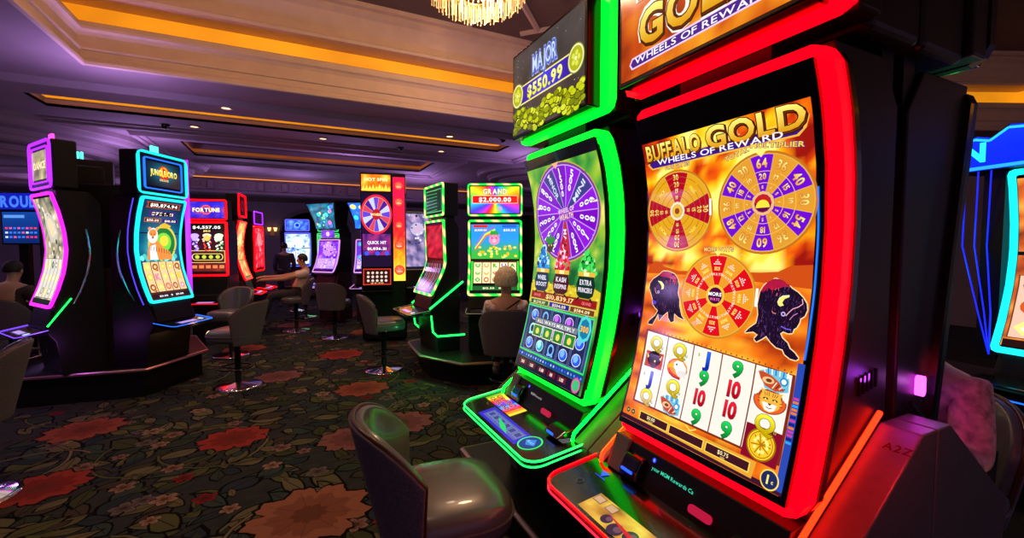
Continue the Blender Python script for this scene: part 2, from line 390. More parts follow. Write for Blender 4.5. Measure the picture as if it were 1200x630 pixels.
def reel_symbol(a, s, cx, cy, h=.04):
    L = 5
    if s in 'QJ' or s in ('9', '10'):
        col, tp = {'Q': ((190, 160, 0), (255, 245, 60)), 'J': ((10, 40, 170), (40, 110, 255)), '9': ((0, 120, 40), (30, 220, 90)), '10': ((170, 0, 25), (250, 30, 60))}[s]
        a.text(s, cx, cy, h*1.0, col, L, top=tp, out=(40, 44, 30), ow=.055, bold=.035, wide=1.12 if s != '10' else .84)
        if s in 'QJ': a.text('u' if s == 'Q' else 's', cx + (.03 if s == 'Q' else -.03), cy - (.012 if s == 'Q' else -.01), h*.3, (150, 140, 60), L, bold=.02)
    elif s == 'bison':
        a.rect(cx-.041, cy-.027, cx+.041, cy+.027, (190, 60, 30), 3); a.disc(cx, cy+.004, .031, (35, 18, 20), 4, ry=.027)
        a.disc(cx, cy-.012, .016, (70, 35, 25), 4.5, 14); a.disc(cx+.006, cy-.003, .004, (250, 220, 180), 5, 10)
        for q in (-1, 1): a.poly([(cx+q*.024, cy+.008), (cx+q*.037, cy+.022), (cx+q*.030, cy+.002)], (240, 225, 170), 5)
    elif s == 'eagle':
        a.disc(cx, cy, .043, (225, 70, 35), 3, ry=.031); a.disc(cx+.004, cy+.004, .037, (240, 150, 60), 3.4, ry=.025)
        a.poly([(cx-.018, cy+.014), (cx-.002, cy+.025), (cx+.02, cy+.024), (cx+.036, cy+.008), (cx+.041, cy-.018), (cx+.03, cy-.027), (cx+.006, cy-.022), (cx-.006, cy-.006), (cx-.016, cy+.002)], (246, 242, 238), 4)
        a.poly([(cx-.04, cy+.002), (cx-.03, cy+.013), (cx-.014, cy+.013), (cx-.014, cy+.001), (cx-.03, cy-.001), (cx-.036, cy-.009)], (250, 185, 20), 4.6); a.disc(cx-.003, cy+.012, .0035, (20, 10, 10), 5, 8)
        for k in range(6): a.line([(cx+.006+k*.006, cy-.021-k*.0005), (cx+.012+k*.005, cy-.004)], .0014, (170, 120, 120), 4.6)
        a.line([(cx-.03, cy-.02), (cx-.01, cy-.029), (cx+.02, cy-.031)], .005, (170, 20, 30), 4.2)
    elif s == 'cat':
        a.disc(cx, cy, .046, (150, 60, 25), 2.9, ry=.031); a.disc(cx, cy, .043, (228, 92, 40), 3, ry=.0285)
        a.poly([(cx-.024, cy+.020), (cx-.028, cy+.031), (cx-.014, cy+.026), (cx+.016, cy+.025), (cx+.033, cy+.028), (cx+.028, cy+.016), (cx+.034, cy), (cx+.026, cy-.014), (cx+.008, cy-.026), (cx-.008, cy-.025), (cx-.024, cy-.012), (cx-.029, cy+.004)], (238, 176, 62), 4)
        a.poly([(cx-.020, cy-.004), (cx-.004, cy-.004), (cx+.001, cy-.009), (cx+.008, cy-.004), (cx+.022, cy-.005), (cx+.016, cy-.020), (cx+.004, cy-.025), (cx-.010, cy-.022)], (250, 244, 232), 4.4)
        for q in (-1, 1):
            a.line([(cx+.002+q*.006, cy+.006), (cx+.002+q*.014, cy+.008), (cx+.002+q*.02, cy+.005)], .0035, (30, 18, 12), 5); a.disc(cx+.002+q*.013, cy+.0055, .0022, (250, 240, 150), 5.3, 6)
            for k in range(3): a.line([(cx+.002+q*(.006+k*.006), cy+.024-k*.001), (cx+.002+q*(.005+k*.005), cy+.014)], .0016, (90, 44, 18), 5)
            for k in range(2): a.line([(cx+.002+q*.026, cy+.002-k*.007), (cx+.002+q*.034, cy+.004-k*.008)], .0016, (90, 44, 18), 5)
        a.poly([(cx-.003, cy-.004), (cx+.008, cy-.004), (cx+.0025, cy-.010)], (60, 24, 22), 5); a.line([(cx-.006, cy-.014), (cx+.002, cy-.017), (cx+.010, cy-.014)], .002, (120, 40, 40), 5)
    elif s == 'claw':
        a.poly([(cx-.04, cy+.018), (cx-.015, cy+.028), (cx+.03, cy+.029), (cx+.043, cy+.01), (cx+.044, cy-.02), (cx+.012, cy-.03), (cx-.02, cy-.024)], (110, 190, 215), 3)
        for k in range(7): a.line([(cx-.024+k*.010, cy+.014), (cx-.028+k*.011, cy+.029)], .0035, ((240, 240, 235), (40, 110, 190))[k % 2], 3.6)
        a.poly([(cx-.043, cy+.016), (cx-.03, cy+.018), (cx-.004, cy+.012), (cx+.018, cy), (cx+.034, cy-.02), (cx+.01, cy-.026), (cx-.018, cy-.018), (cx-.034, cy-.002)], (196, 72, 34), 4)
        a.disc(cx-.012, cy-.002, .017, (236, 190, 130), 4.4, 14, ry=.009); a.disc(cx-.010, cy-.002, .009, (120, 50, 30), 4.7, 10, ry=.005)
        for k in range(4): a.line([(cx+.002+k*.009, cy-.02+k*.001), (cx+.012+k*.008, cy-.002-k*.004)], .0026, ((250, 235, 210), (90, 30, 40))[k % 2], 4.8)
        a.disc(cx+.030, cy+.004, .011, (30, 130, 190), 4.6, 12); a.disc(cx+.030, cy+.004, .007, (235, 240, 245), 4.8, 10)
    elif s == 'gold':
        a.rect(cx-.05, cy-.043, cx+.05, cy+.043, (130, 10, 40), 3); a.disc(cx, cy, .041, (150, 100, 10), 4); a.disc(cx, cy, .037, (245, 195, 40), 4.3); a.ring(cx, cy, .031, .033, (150, 95, 10), 4.6, 24)
        for k in range(9):
            t = k*2.4; a.line([(cx, cy), (cx+.028*math.cos(t), cy+.028*math.sin(t))], .003, (170, 110, 15), 4.6)
            a.disc(cx+.018*math.cos(t+.4), cy+.018*math.sin(t+.4), .005, (255, 235, 130), 4.9, 8)
def buffalo_art(t):
    a = Art(surf(G_ARC), .03)
    a.grid(-.30, .975, .29, 1.968, 26, 44, buffalo_bg, 0)
    for k in range(70):
        x, z = random.uniform(-.29, .28), random.uniform(1.55, 1.96); a.disc(x, z, random.uniform(.0008, .0022), (255, 225, 150), .6, 6)
    # mesas on the horizon
    a.poly([(-.30, 1.50), (-.285, 1.528), (-.26, 1.545), (-.235, 1.543), (-.219, 1.528), (-.15, 1.515), (-.02, 1.52), (.15, 1.525), (.2, 1.53), (.235, 1.548), (.29, 1.552), (.29, 1.49), (0, 1.505)], (200, 75, 20), .7)
    # title and banner
    coin_letters(a, 'BUFFALO', -.165, 1.932, .052, 6, fit=.235); coin_letters(a, 'GOLD', .125, 1.934, .062, 6, fit=.30)
    a.poly([(-.285, 1.893), (-.265, 1.908), (.255, 1.918), (.285, 1.93), (.275, 1.90), (.255, 1.882), (-.265, 1.873)], (240, 180, 60), 3)
    a.poly([(-.275, 1.892), (-.262, 1.904), (.25, 1.914), (.272, 1.92), (.266, 1.898), (.25, 1.887), (-.262, 1.878)], (58, 20, 130), 3.5)
    a.text('WHEELS OF REWARD', -.01, 1.8955, .0185, (250, 245, 255), 6, fit=.45, bold=.012)
    a.line([(.262, 1.925), (.275, 1.935), (.268, 1.945)], .004, (250, 200, 80), 6)
    # red and gold wheel
    def wheel_nums(cx, cy, r, n, tab, size, colr, out, asp=1):
        for k in range(n):
            th = PI/2 - 2*PI*k/n
            for j, (q, h) in enumerate(size):
                s = tab[k % len(tab)][j] if j < len(tab[k % len(tab)]) else ''
                if s: a.text(s, cx + r*q*math.cos(th), cy + asp*r*q*math.sin(th), h, colr, 6, rot=th-PI/2, out=out, ow=.05, bold=.03, top=(255, 240, 140), wide=.85)
    cx, cy, r, A = -.16, 1.72, .134, .97
    a.wheel(cx, cy, r, 8, [(175, 5, 35), (222, 160, 25)], 2, (190, 120, 20), A)
    for q in (.38, .55, .72, .88): a.ring(cx, cy, r*q, r*(q+.012), (150, 90, 10), 3, 32, A)
    wheel_nums(cx, cy, r, 8, [('30', '20', '15', '10'), ()], [(.88, .019), (.70, .017), (.53, .015), (.36, .012)], (240, 170, 60), (90, 0, 10), A)
    for k in range(4):
        th = PI/4 + k*PI/2; a.text(('FREE', 'PICK', 'MORE', 'SPIN')[k], cx + r*.7*math.cos(th), cy + r*.7*math.sin(th), .011, (255, 225, 90), 6, rot=th-PI/2, bold=.01)
    a.disc(cx, cy, r*.24, (50, 90, 170), 4); a.ring(cx, cy, r*.17, r*.24, (235, 220, 170), 4.5, 12); a.disc(cx, cy, r*.16, (230, 180, 50), 5); a.disc(cx, cy, r*.08, (150, 60, 20), 5.5, 10)
    # purple and gold multiplier wheel
    cx, cy, r = .15, 1.72, .138
    a.wheel(cx, cy, r, 12, [(110, 10, 205), (222, 150, 45)], 2, (190, 110, 30), A)
    for q in (.42, .66): a.ring(cx, cy, r*q, r*(q+.012), (235, 190, 80), 3, 36, A)
    wheel_nums(cx, cy, r, 12, [('64', '20', '6'), ('36', '12', '4'), ('40', '15', '5'), ('30', '10', '4'), ('54', '16', '5'), ('36', '12', '4'), ('60', '18', '5'), ('30', '10', '4'), ('48', '12', '5'), ('36', '10', '4'), ('40', '18', '5'), ('30', '10', '4')],
               [(.83, .025), (.56, .017), (.34, .010)], (225, 150, 60), (90, 40, 10), A)
    a.disc(cx, cy, r*.25, (120, 20, 140), 4); a.ring(cx, cy, r*.19, r*.25, (230, 180, 120), 4.5, 12); a.disc(cx, cy, r*.18, (190, 30, 30), 5)
    a.disc(cx, cy-.012, r*.15, (255, 220, 60), 5.5, 10, ry=r*.16, a0=0, a1=PI); a.disc(cx, cy, r*.17, (80, 10, 70), 5.2, 12, a0=PI, a1=2*PI)
    # red and gold ways wheel
    cx, cy, r = .008, 1.446, .128
    a.wheel(cx, cy, r, 12, [(215, 10, 25), (230, 150, 35)], 3, (205, 130, 30), A)
    for k in range(12):
        th = PI/2 - 2*PI*k/12
        c, n = math.cos(th), math.sin(th)
        a.text('WAYS', cx + r*.52*c, cy + r*.52*n, .0085, (250, 220, 190), 7, rot=th-PI/2, bold=.02)
        a.text(('3125', '2048', '5120', '4096', '1536', '3600')[k % 6], cx + r*.66*c, cy + r*.66*n, .0105, (255, 225, 110), 7, rot=th-PI/2, bold=.03, wide=.8)
        for i in range(-2, 3):
            for j in range(3):
                if abs(i) + j > 2: continue
                px, py = i*.0058, r*.77 + j*.0062
                a.disc(cx + px*n + py*c, cy - px*c + py*n, .0025, (250, 240, 230), 6.5, 4)
    a.disc(cx, cy, r*.27, (190, 20, 40), 5); a.ring(cx, cy, r*.20, r*.27, (240, 190, 60), 5.5, 14); a.disc(cx, cy, r*.2, (70, 0, 60), 5.7)
    a.text('MORE', cx, cy+.005, .011, (255, 255, 255), 7, fit=.048, bold=.03); a.text('WAYS', cx, cy-.011, .009, (255, 120, 200), 7, fit=.036, bold=.02)
    for s, x, z, rr in (('FREE GAMES', -.15, 1.872, 0), ('TOTAL', .075, 1.868, .22), ('MULTIPLIER', .195, 1.872, -.16), ('MORE WAYS', .008, 1.590, 0)):
        a.text(s, x, z, .013, (245, 200, 70), 6, out=(70, 40, 120), ow=.09, rot=rr, bold=.03, fit=.105 if 'F' in s or 'MO' in s else (.08 if s == 'TOTAL' else .15))
    a.poly([(.135, 1.862), (.15, 1.847), (.165, 1.862), (.15, 1.872)], (255, 230, 120), 6); a.poly([(-.005, 1.584), (.008, 1.568), (.021, 1.584)], (255, 230, 120), 6)
    for x in (-.302, -.018, -.012, .292): pass
    for (x, z) in ((-.025, 1.71), (.145, 1.44)): a.rect(x-.004, z-.012, x+.004, z+.04, (250, 245, 235), 5)
    # bison
    BR = [(0.153, 1.471), (0.16, 1.486), (0.173, 1.501), (0.193, 1.511), (0.213, 1.508), (0.229, 1.499), (0.24, 1.488), (0.257, 1.479), (0.271, 1.467), (0.282, 1.452), (0.285, 1.436), (0.28, 1.42), (0.27, 1.412), (0.269, 1.402), (0.263, 1.388), (0.256, 1.382), (0.254, 1.372), (0.243, 1.369), (0.229, 1.372), (0.222, 1.365), (0.229, 1.354), (0.244, 1.344), (0.252, 1.331), (0.266, 1.323), (0.278, 1.311), (0.272, 1.305), (0.256, 1.306), (0.241, 1.314), (0.234, 1.325), (0.216, 1.327), (0.2, 1.337), (0.191, 1.345), (0.184, 1.352), (0.173, 1.342), (0.158, 1.331), (0.15, 1.338), (0.159, 1.351), (0.145, 1.357), (0.119, 1.35), (0.131, 1.365), (0.151, 1.382), (0.154, 1.407), (0.149, 1.434), (0.151, 1.455)]
    BRm = [(0.156, 1.471), (0.16, 1.486), (0.173, 1.501), (0.193, 1.51), (0.213, 1.507), (0.227, 1.499), (0.236, 1.49), (0.22, 1.491), (0.202, 1.483), (0.186, 1.478), (0.175, 1.485), (0.166, 1.474)]
    BRh = [(0.206, 1.447), (0.21, 1.459), (0.219, 1.466), (0.236, 1.469), (0.235, 1.464), (0.224, 1.458), (0.219, 1.448), (0.224, 1.441), (0.214, 1.437), (0.208, 1.441)]
    BL = [(-0.279, 1.445), (-0.277, 1.464), (-0.264, 1.48), (-0.243, 1.492), (-0.22, 1.51), (-0.196, 1.511), (-0.167, 1.504), (-0.152, 1.49), (-0.142, 1.467), (-0.143, 1.439), (-0.133, 1.419), (-0.131, 1.399), (-0.117, 1.366), (-0.103, 1.354), (-0.13, 1.359), (-0.149, 1.369), (-0.147, 1.343), (-0.159, 1.336), (-0.174, 1.351), (-0.179, 1.371), (-0.198, 1.355), (-0.214, 1.334), (-0.223, 1.358), (-0.23, 1.343), (-0.242, 1.317), (-0.265, 1.316), (-0.262, 1.327), (-0.237, 1.349), (-0.225, 1.369), (-0.241, 1.378), (-0.253, 1.388), (-0.258, 1.409), (-0.266, 1.424)]
    BLm = [(-0.238, 1.492), (-0.22, 1.509), (-0.196, 1.51), (-0.17, 1.503), (-0.154, 1.49), (-0.155, 1.476), (-0.162, 1.465), (-0.169, 1.482), (-0.189, 1.488), (-0.213, 1.49)]
    BLh = [(-0.24, 1.474), (-0.223, 1.473), (-0.21, 1.463), (-0.209, 1.449), (-0.219, 1.446), (-0.219, 1.455), (-0.226, 1.464)]
    for P, M, H, q in ((BR, BRm, BRh, 1), (BL, BLm, BLh, -1)):
        a.line(P + P[:1], .0065, (250, 190, 80), .9); a.line(P + P[:1], .0032, (255, 225, 200), 1.0)
        a.poly(P, (28, 12, 36), 1.3); a.poly(M, (170, 22, 60), 1.6)
        x0, x1 = min(p[0] for p in P), max(p[0] for p in P); z0, z1 = min(p[1] for p in P), max(p[1] for p in P)
        def inside(x, z):
            c = False
            for (xa, za), (xb, zb) in zip(P, P[1:] + P[:1]):
                if (za > z) != (zb > z) and x < (xb-xa)*(z-za)/(zb-za)+xa: c = not c
            return c
        for k in range(620):
            x, z = random.uniform(x0, x1), random.uniform(z0, z1); dx = random.uniform(-.005, .003)*q; dz_ = random.uniform(.004, .013)
            if not (inside(x-.003, z) and inside(x+.003, z) and inside(x+dx, z-dz_-.002) and inside(x, z+.003)): continue
            hi = z > z1 - .04
            cc = random.choice([(210, 40, 80), (150, 20, 60), (240, 120, 130), (90, 14, 50)] if hi and (x - (x0+x1)/2)*q < .01 else [(66, 30, 80), (44, 20, 60), (90, 50, 120), (20, 8, 26), (20, 8, 26), (60, 40, 110), (120, 70, 110)])
            a.line([(x, z), (x+dx*.5, z-dz_*.5), (x+dx, z-dz_)], random.uniform(.0008, .0018), cc, 1.8)
        a.poly(H, (240, 228, 120), 2.2); a.line(H[:5], .0016, (255, 252, 210), 2.4)
    a.line([(.232, 1.414), (.241, 1.426), (.249, 1.435), (.262, 1.441), (.273, 1.451), (.27, 1.463)], .0022, (240, 170, 190), 2.2)
    a.line([(.243, 1.405), (.252, 1.418), (.262, 1.425)], .002, (200, 120, 170), 2.2); a.line([(.222, 1.385), (.236, 1.380), (.25, 1.380)], .003, (110, 90, 230), 2.2)
    a.disc(.225, 1.418, .0065, (190, 170, 230), 2.2, 10); a.disc(.225, 1.418, .0032, (20, 8, 36), 2.4, 8); a.line([(.193, 1.422), (.197, 1.417), (.205, 1.417)], .002, (230, 130, 130), 2.2)
    a.disc(-.232, 1.435, .0055, (200, 180, 220), 2.2, 8); a.disc(-.232, 1.435, .0026, (20, 8, 36), 2.4, 8)
    a.line([(-.25, 1.45), (-.247, 1.437), (-.24, 1.428)], .002, (240, 170, 170), 2.2); a.poly([(-.258, 1.405), (-.235, 1.40), (-.238, 1.39), (-.252, 1.388)], (90, 60, 210), 2.2)
    # reels
    xs = [-.258, -.157, -.046, .060, .168, .272]
    def top(x): return 1.292 - (x+.258)*.05
    def bot(x): return 1.048
    a.poly([(-.264, bot(0)-.006), (.278, bot(0)-.006), (.278, 1.268), (-.264, 1.298)], (120, 40, 20), 2)
    S = [('Q', 'bison', 'J', 'Q'), ('Q', 'eagle', 'Q', 'claw'), ('J', '9', '10', '9'), ('9', '10', '10', '9'), ('claw', 'cat', 'Q', 'gold')]
    for i in range(5):
        x0, x1 = xs[i]+.002, xs[i+1]-.002
        a.poly([(x0, bot(x0)), (x1, bot(x1)), (x1, top(x1)), (x0, top(x0))], (238, 234, 222), 2.5)
        hgt = (top(x0)-bot(x0))/4
        for j in range(4): reel_symbol(a, S[i][j], (x0+x1)/2 + .002, top((x0+x1)/2) - hgt*(j+.5), .045)
    for k in range(30): a.disc(-.25+k*.0178, 1.300-k*.0009, .0028, (150, 70, 20), 3, 6)
    # side strip, meters, coin
    a.rect(.279, .985, .297, 1.30, (40, 70, 170), 2)
    for k in range(13): a.rect(.281, 1.10+k*.009, .295, 1.106+k*.009, random.choice([(40, 160, 255), (20, 30, 120), (230, 120, 40), (200, 60, 160)]), 3)
    a.rect(-.30, .976, .297, .990, (60, 20, 40), 1)
    a.poly([(-.22, .992), (.215, .984), (.22, 1.028), (-.225, 1.03)], (225, 160, 50), 3)
    for x0, x1, s in ((-.215, -.085, '$0.00'), (-.08, .055, ''), (.062, .205, '$0.75')):
        a.rect(x0, .994, x1, 1.022, (250, 215, 90), 3.5); a.rect(x0+.003, .9965, x1-.003, 1.0195, (60, 20, 30), 4)
        if s: a.text(s, (x0+x1)/2 - .01, 1.011, .011, (255, 240, 180), 6, bold=.01); a.text('CREDIT' if s[1] == '0' and s[3] == '0' else 'WIN', (x0+x1)/2 - .01, 1.0, .005, (240, 200, 120), 6)
    a.line([(-.02, 1.04), (0, 1.03), (.02, 1.04)], .004, (250, 220, 90), 5)
    a.disc(.262, 1.002, .025, (250, 215, 90), 4); a.disc(.262, 1.002, .0215, (30, 40, 90), 4.5); a.text('1', .258, 1.003, .022, (255, 235, 120), 6, bold=.03); a.text('c', .271, 1.0, .010, (255, 235, 120), 6)
    for x in (-.272, -.247): a.disc(x, 1.008, .010, (200, 160, 90), 4); a.disc(x, 1.008, .0085, (40, 25, 25), 4.4); a.rect(x-.004, 1.005, x+.004, 1.011, (210, 170, 110), 5)
    a.line([(.293, 1.31), (.297, 1.45), (.298, 1.6), (.296, 1.75)], .005, (40, 120, 255), 2)
    return a.build('main_display', t)
def buffalo_topper(t):
    a = Art(plane_fn(0, 0, 2.165))
    def f(x, z): return ramp([(0, (90, 20, 8)), (.4, (190, 70, 15)), (.65, (220, 120, 20)), (1, (250, 190, 50))], nz(x, z, 8, 3)*.8 + .12 - abs(x)*.5 + (.15 if z < .1 else 0))
    a.grid(-.32, .015, .32, .42, 20, 14, f, 0)
    a.poly([(-.275, .062), (-.262, .043), (.27, .052), (.28, .072), (.26, .092), (-.262, .082)], (235, 200, 235), 3)
    a.poly([(-.268, .062), (-.258, .048), (.26, .057), (.27, .072), (.255, .086), (-.258, .076)], (62, 28, 130), 3.5)
    a.text('WHEELS OF REWARD', 0, .0665, .021, (245, 240, 255), 6, fit=.49, bold=.012)
    a.text('GOLD', .0, .165, .12, (240, 235, 220), 3.5, fit=.47, bold=.12)
    a.text('BUFFALO', 0, .325, .10, (240, 235, 220), 3.4, fit=.49, bold=.12)
    coin_letters(a, 'GOLD', 0, .165, .115, 6, fit=.45); coin_letters(a, 'BUFFALO', 0, .325, .10, 6, fit=.47)
    return a.build('topper_display', t)
def buffalo_deck(t, fn):
    a = Art(fn)
    a.grid(-.19, .02, .25, .115, 22, 6, lambda x, y: ramp([(0, (120, 60, 30)), (.5, (215, 160, 60)), (1, (240, 215, 90))], nz(x, y, 14)*.9), 0)
    for x in (-.165, -.105): a.rect(x-.02, .075, x+.02, .107, (120, 90, 60), 2); a.rect(x-.017, .078, x+.017, .104, (205, 160, 120), 3)
    for x, y, rr in ((-.08, .05, .02), (-.03, .04, .026), (.02, .055, .024), (.075, .05, .03), (.14, .06, .032), (.2, .055, .03)):
        a.disc(x, y, rr, (60, 35, 60), 2.5); a.disc(x+.006, y+.005, rr*.5, (110, 70, 90), 3)
    a.poly([(-.1, .07), (.02, .045), (.25, .04), (.25, .06), (.02, .06)], (205, 25, 50), 4)
    a.poly([(-.29, .20), (-.25, .20), (-.265, .17)], (60, 50, 255), 3); a.line([(-.292, .167), (-.238, .167)], .003, (60, 50, 255), 3)
    a.disc(-.29, .10, .014, (70, 60, 60), 2); a.disc(-.29, .10, .011, (15, 12, 14), 3)
    a.build('deck_display', t)

# ---------- artwork: green machine
def green_art(t):
    a = Art(surf(G_ARC), .03)
    a.grid(-.305, .965, .305, 2.0, 20, 36, lambda x, z: ramp([(0, (20, 90, 40)), (.4, (60, 150, 60)), (.7, (150, 190, 50)), (1, (235, 225, 110))], nz(x, z, 9, 2)*.9 + (.1 if z > 1.5 else -.2)), 0)
    cx, cy, r = 0.0, 1.762, .262
    a.disc(cx, cy, r*1.09, (190, 170, 60), 1, 40, ry=r*.92); a.disc(cx, cy, r*1.05, (250, 240, 160), 1.3, 40, ry=r*.88)
    n = 14; asp = .84
    cols = [(120, 10, 190), (140, 25, 215)]
    a.wheel(cx, cy, r, n, cols, 2, (110, 60, 140), asp, linec=(200, 150, 240))
    lab = ['1500', '800', '500', 'MINOR', '800', '600', '200', '100', '500', 'MAJOR', '1000', '800', '600', 'MINI']
    lab = ['1500', '500', 'MINI', '600', '800', '1000', '500', 'MAJOR', '200', '1000', '2000', '800', '800', 'MINOR']
    for k, s in enumerate(lab):
        th = PI/2 - 2*PI*k/n
        if s.isdigit():
            for j, ch in enumerate(s):
                q = .88 - j*.155; a.text(ch, cx + r*q*math.cos(th), cy + asp*r*q*math.sin(th), .036 - j*.003, (250, 245, 255), 6, rot=th-PI/2, out=(60, 0, 100), ow=.05, bold=.03)
        else:
            m = 3; w_ = PI/n*.9
            a.poly([(cx, cy)] + [(cx + r*.98*math.cos(th-w_+2*w_*j/m), cy + asp*r*.98*math.sin(th-w_+2*w_*j/m)) for j in range(m+1)], (60, 60, 130) if s != 'MAJOR' else (180, 40, 50), 3)
            a.text(s, cx + r*.66*math.cos(th), cy + asp*r*.66*math.sin(th), .027, (210, 220, 255), 6, rot=th + (PI if math.cos(th) < -.01 else 0), bold=.02, fit=.13)
    a.disc(cx+.01, cy-.01, .06, (150, 60, 190), 6.5, 20, ry=.035)
    a.text('WHEEL OF', cx+.015, cy+.012, .022, (240, 200, 240), 8, rot=.12, out=(90, 20, 120), bold=.03, fit=.14); a.text('WEALTH', cx+.015, cy-.018, .026, (250, 210, 190), 8, rot=.12, out=(90, 20, 120), bold=.03, fit=.12)
    a.poly([(-.05, 2.0), (-.02, 1.972), (.01, 2.0)], (240, 170, 130), 6.5)
    # green goblin-like plant mask ornament and gem pots
    a.disc(-.135, 1.60, .032, (70, 50, 40), 8); a.poly([(-.185, 1.625), (-.17, 1.655), (-.15, 1.638), (-.135, 1.675), (-.12, 1.64), (-.098, 1.652), (-.088, 1.625), (-.135, 1.61)], (40, 140, 50), 8.5)
    for q in (-1, 1): a.disc(-.135+q*.013, 1.605, .006, (180, 210, 110), 9, 8)
    a.poly([(-.305, 1.30), (.305, 1.30), (.305, 1.40), (.2, 1.43), (.1, 1.405), (0, 1.43), (-.1, 1.405), (-.2, 1.43), (-.305, 1.40)], (215, 190, 40), 4)
    for k in range(60): a.disc(random.uniform(-.3, .3), random.uniform(1.36, 1.42), .010, random.choice([(240, 220, 70), (180, 150, 30), (225, 200, 50)]), 4.3, 8, ry=.006)
    for cx, dark, mid, lt, hi, top, s1, s2 in ((-.195, (20, 60, 120), (25, 110, 200), (60, 170, 250), (190, 230, 255), 1.60, 'WHEEL', 'BOOST'), (-.01, (120, 0, 20), (200, 10, 50), (245, 70, 100), (255, 200, 215), 1.63, 'KASH', 'RESPINS'), (.195, (10, 70, 40), (20, 150, 50), (70, 220, 90), (200, 255, 190), 1.575, 'EXTRA', 'PRINCERS')):
        z0 = 1.475; wd = .07 if cx else .075
        for k in range(90):
            z = random.uniform(z0+.005, top); f = (top-z)/(top-z0); x = cx + random.uniform(-1, 1)*wd*(f**.6)
            q = random.uniform(.010, .016); a0 = random.random()*6
            a.poly([(x+q*math.cos(a0+i*PI/3), z+q*math.sin(a0+i*PI/3)*.9) for i in range(6)], random.choice([mid, lt, dark, mid, lt, hi]), 7 + k*.03)
        a.poly([(cx-.055, z0-.01), (cx-.072, z0-.05), (cx-.062, z0-.095), (cx-.035, z0-.11), (cx+.035, z0-.11), (cx+.062, z0-.095), (cx+.072, z0-.05), (cx+.055, z0-.01)], mix(dark, (15, 15, 20), .45), 9.8)
        a.rect(cx-.064, z0-.012, cx+.064, z0+.008, (225, 180, 60), 10); a.rect(cx-.02, z0-.01, cx+.02, z0+.006, (255, 240, 170), 10.4)
        a.text(s1, cx, z0-.038, .023, (235, 235, 250), 11, fit=.09, bold=.03, out=dark); a.text(s2, cx, z0-.072, .021, (235, 225, 240), 11, fit=.105, bold=.03, out=dark)
        for q in (-1, 1): a.poly([(cx+q*.05, z0-.105), (cx+q*.065, z0-.13), (cx+q*.035, z0-.11)], (30, 15, 15), 9.8)
    # jackpot strips
    a.rect(-.29, 1.325, .29, 1.362, (120, 60, 30), 6); a.rect(-.285, 1.329, .285, 1.358, (150, 20, 25), 6.5)
    a.text('$10,839.17', -.01, 1.3435, .022, (255, 225, 140), 8, fit=.25, bold=.02)
    a.text('GRAND', .215, 1.3435, .014, (250, 120, 120), 8); a.text('GRAND', -.225, 1.3435, .014, (250, 120, 120), 8)
    for x0, x1, c, s in ((-.285, -.10, (30, 90, 60), '$1,270.97'), (-.095, .09, (25, 30, 150), '$504.09'), (.095, .285, (110, 60, 20), '$584.09')):
        a.rect(x0, 1.292, x1, 1.322, (220, 200, 120), 6); a.rect(x0+.003, 1.295, x1-.003, 1.319, c, 6.5); a.text(s, (x0+x1)/2, 1.307, .014, (255, 235, 170), 8, fit=.12, bold=.02)
    # reels with symbols and banner
    a.grid(-.29, 1.055, .29, 1.285, 14, 6, lambda x, z: ramp([(0, (20, 30, 70)), (.5, (40, 70, 120)), (1, (90, 60, 150))], nz(x, z, 15, 8)), 5)
    a.frame(-.295, 1.05, .295, 1.288, .007, (60, 220, 120), 8)
    for i in range(5):
        x0 = -.262 + i*.108; a.rect(x0, 1.06, x0+.098, 1.28, (30, 40, 80), 5.5); a.frame(x0, 1.06, x0+.098, 1.28, .002, (120, 140, 200), 6)
        for j in range(3):
            cx, cz = x0+.049, 1.24-j*.072; c1, c2 = random.choice([((40, 90, 230), (120, 180, 255)), ((120, 30, 170), (200, 110, 250)), ((10, 130, 80), (110, 240, 160)), ((30, 170, 190), (160, 250, 250))])
            if (i + j) % 3 == 1:
                a.ring(cx, cz, .018, .028, c2, 6.6, 16); a.rect(cx-.026, cz-.030, cx-.008, cz-.02, c2, 6.6); a.rect(cx+.008, cz-.030, cx+.026, cz-.02, c2, 6.6)
            else: a.disc(cx, cz, .033, c1, 6.4, 10, ry=.027); a.disc(cx-.006, cz+.007, .02, c2, 6.8, 6); a.ring(cx, cz, .031, .035, (220, 230, 250), 6.9, 14, .8)
    a.rect(-.20, 1.198, .19, 1.232, (30, 30, 40), 8); a.rect(-.197, 1.201, .187, 1.229, (120, 125, 140), 8.4); a.text('ALL WAYS MULTIPLY', -.005, 1.215, .017, (240, 240, 230), 9.4, fit=.34, bold=.02)
    for i in range(4):
        x0 = -.20 + i*.098; a.rect(x0, 1.135, x0+.088, 1.195, (235, 235, 200), 8); a.rect(x0+.004, 1.139, x0+.084, 1.191, (40, 130, 50), 8.4); a.disc(x0+.044, 1.163, .017, (225, 215, 90), 9, 10); a.rect(x0+.03, 1.142, x0+.058, 1.15, (30, 70, 30), 9)
    a.disc(.235, 1.235, .05, (80, 210, 210), 9, 8, ry=.06); a.disc(.235, 1.235, .036, (20, 120, 160), 9.4, 8, ry=.045); a.text('300', .235, 1.235, .026, (250, 190, 70), 10.4, bold=.04, out=(90, 40, 10))
    a.rect(-.295, 1.02, .295, 1.046, (30, 60, 140), 7); a.rect(-.295, .968, .295, 1.018, (20, 20, 45), 7)
    for x, s in ((-.225, '300'), (-.13, '1.00'), (-.03, '0.88'), (.06, '88'), (.15, '1.00')): a.rect(x-.035, .982, x+.035, 1.008, (100, 20, 40), 7.6); a.text(s, x, .995, .015, (250, 240, 220), 9, bold=.02)
    for k in range(24): a.disc(-.28+k*.0245, 1.033, .006, random.choice([(80, 150, 250), (40, 90, 220), (170, 200, 255)]), 8, 8)
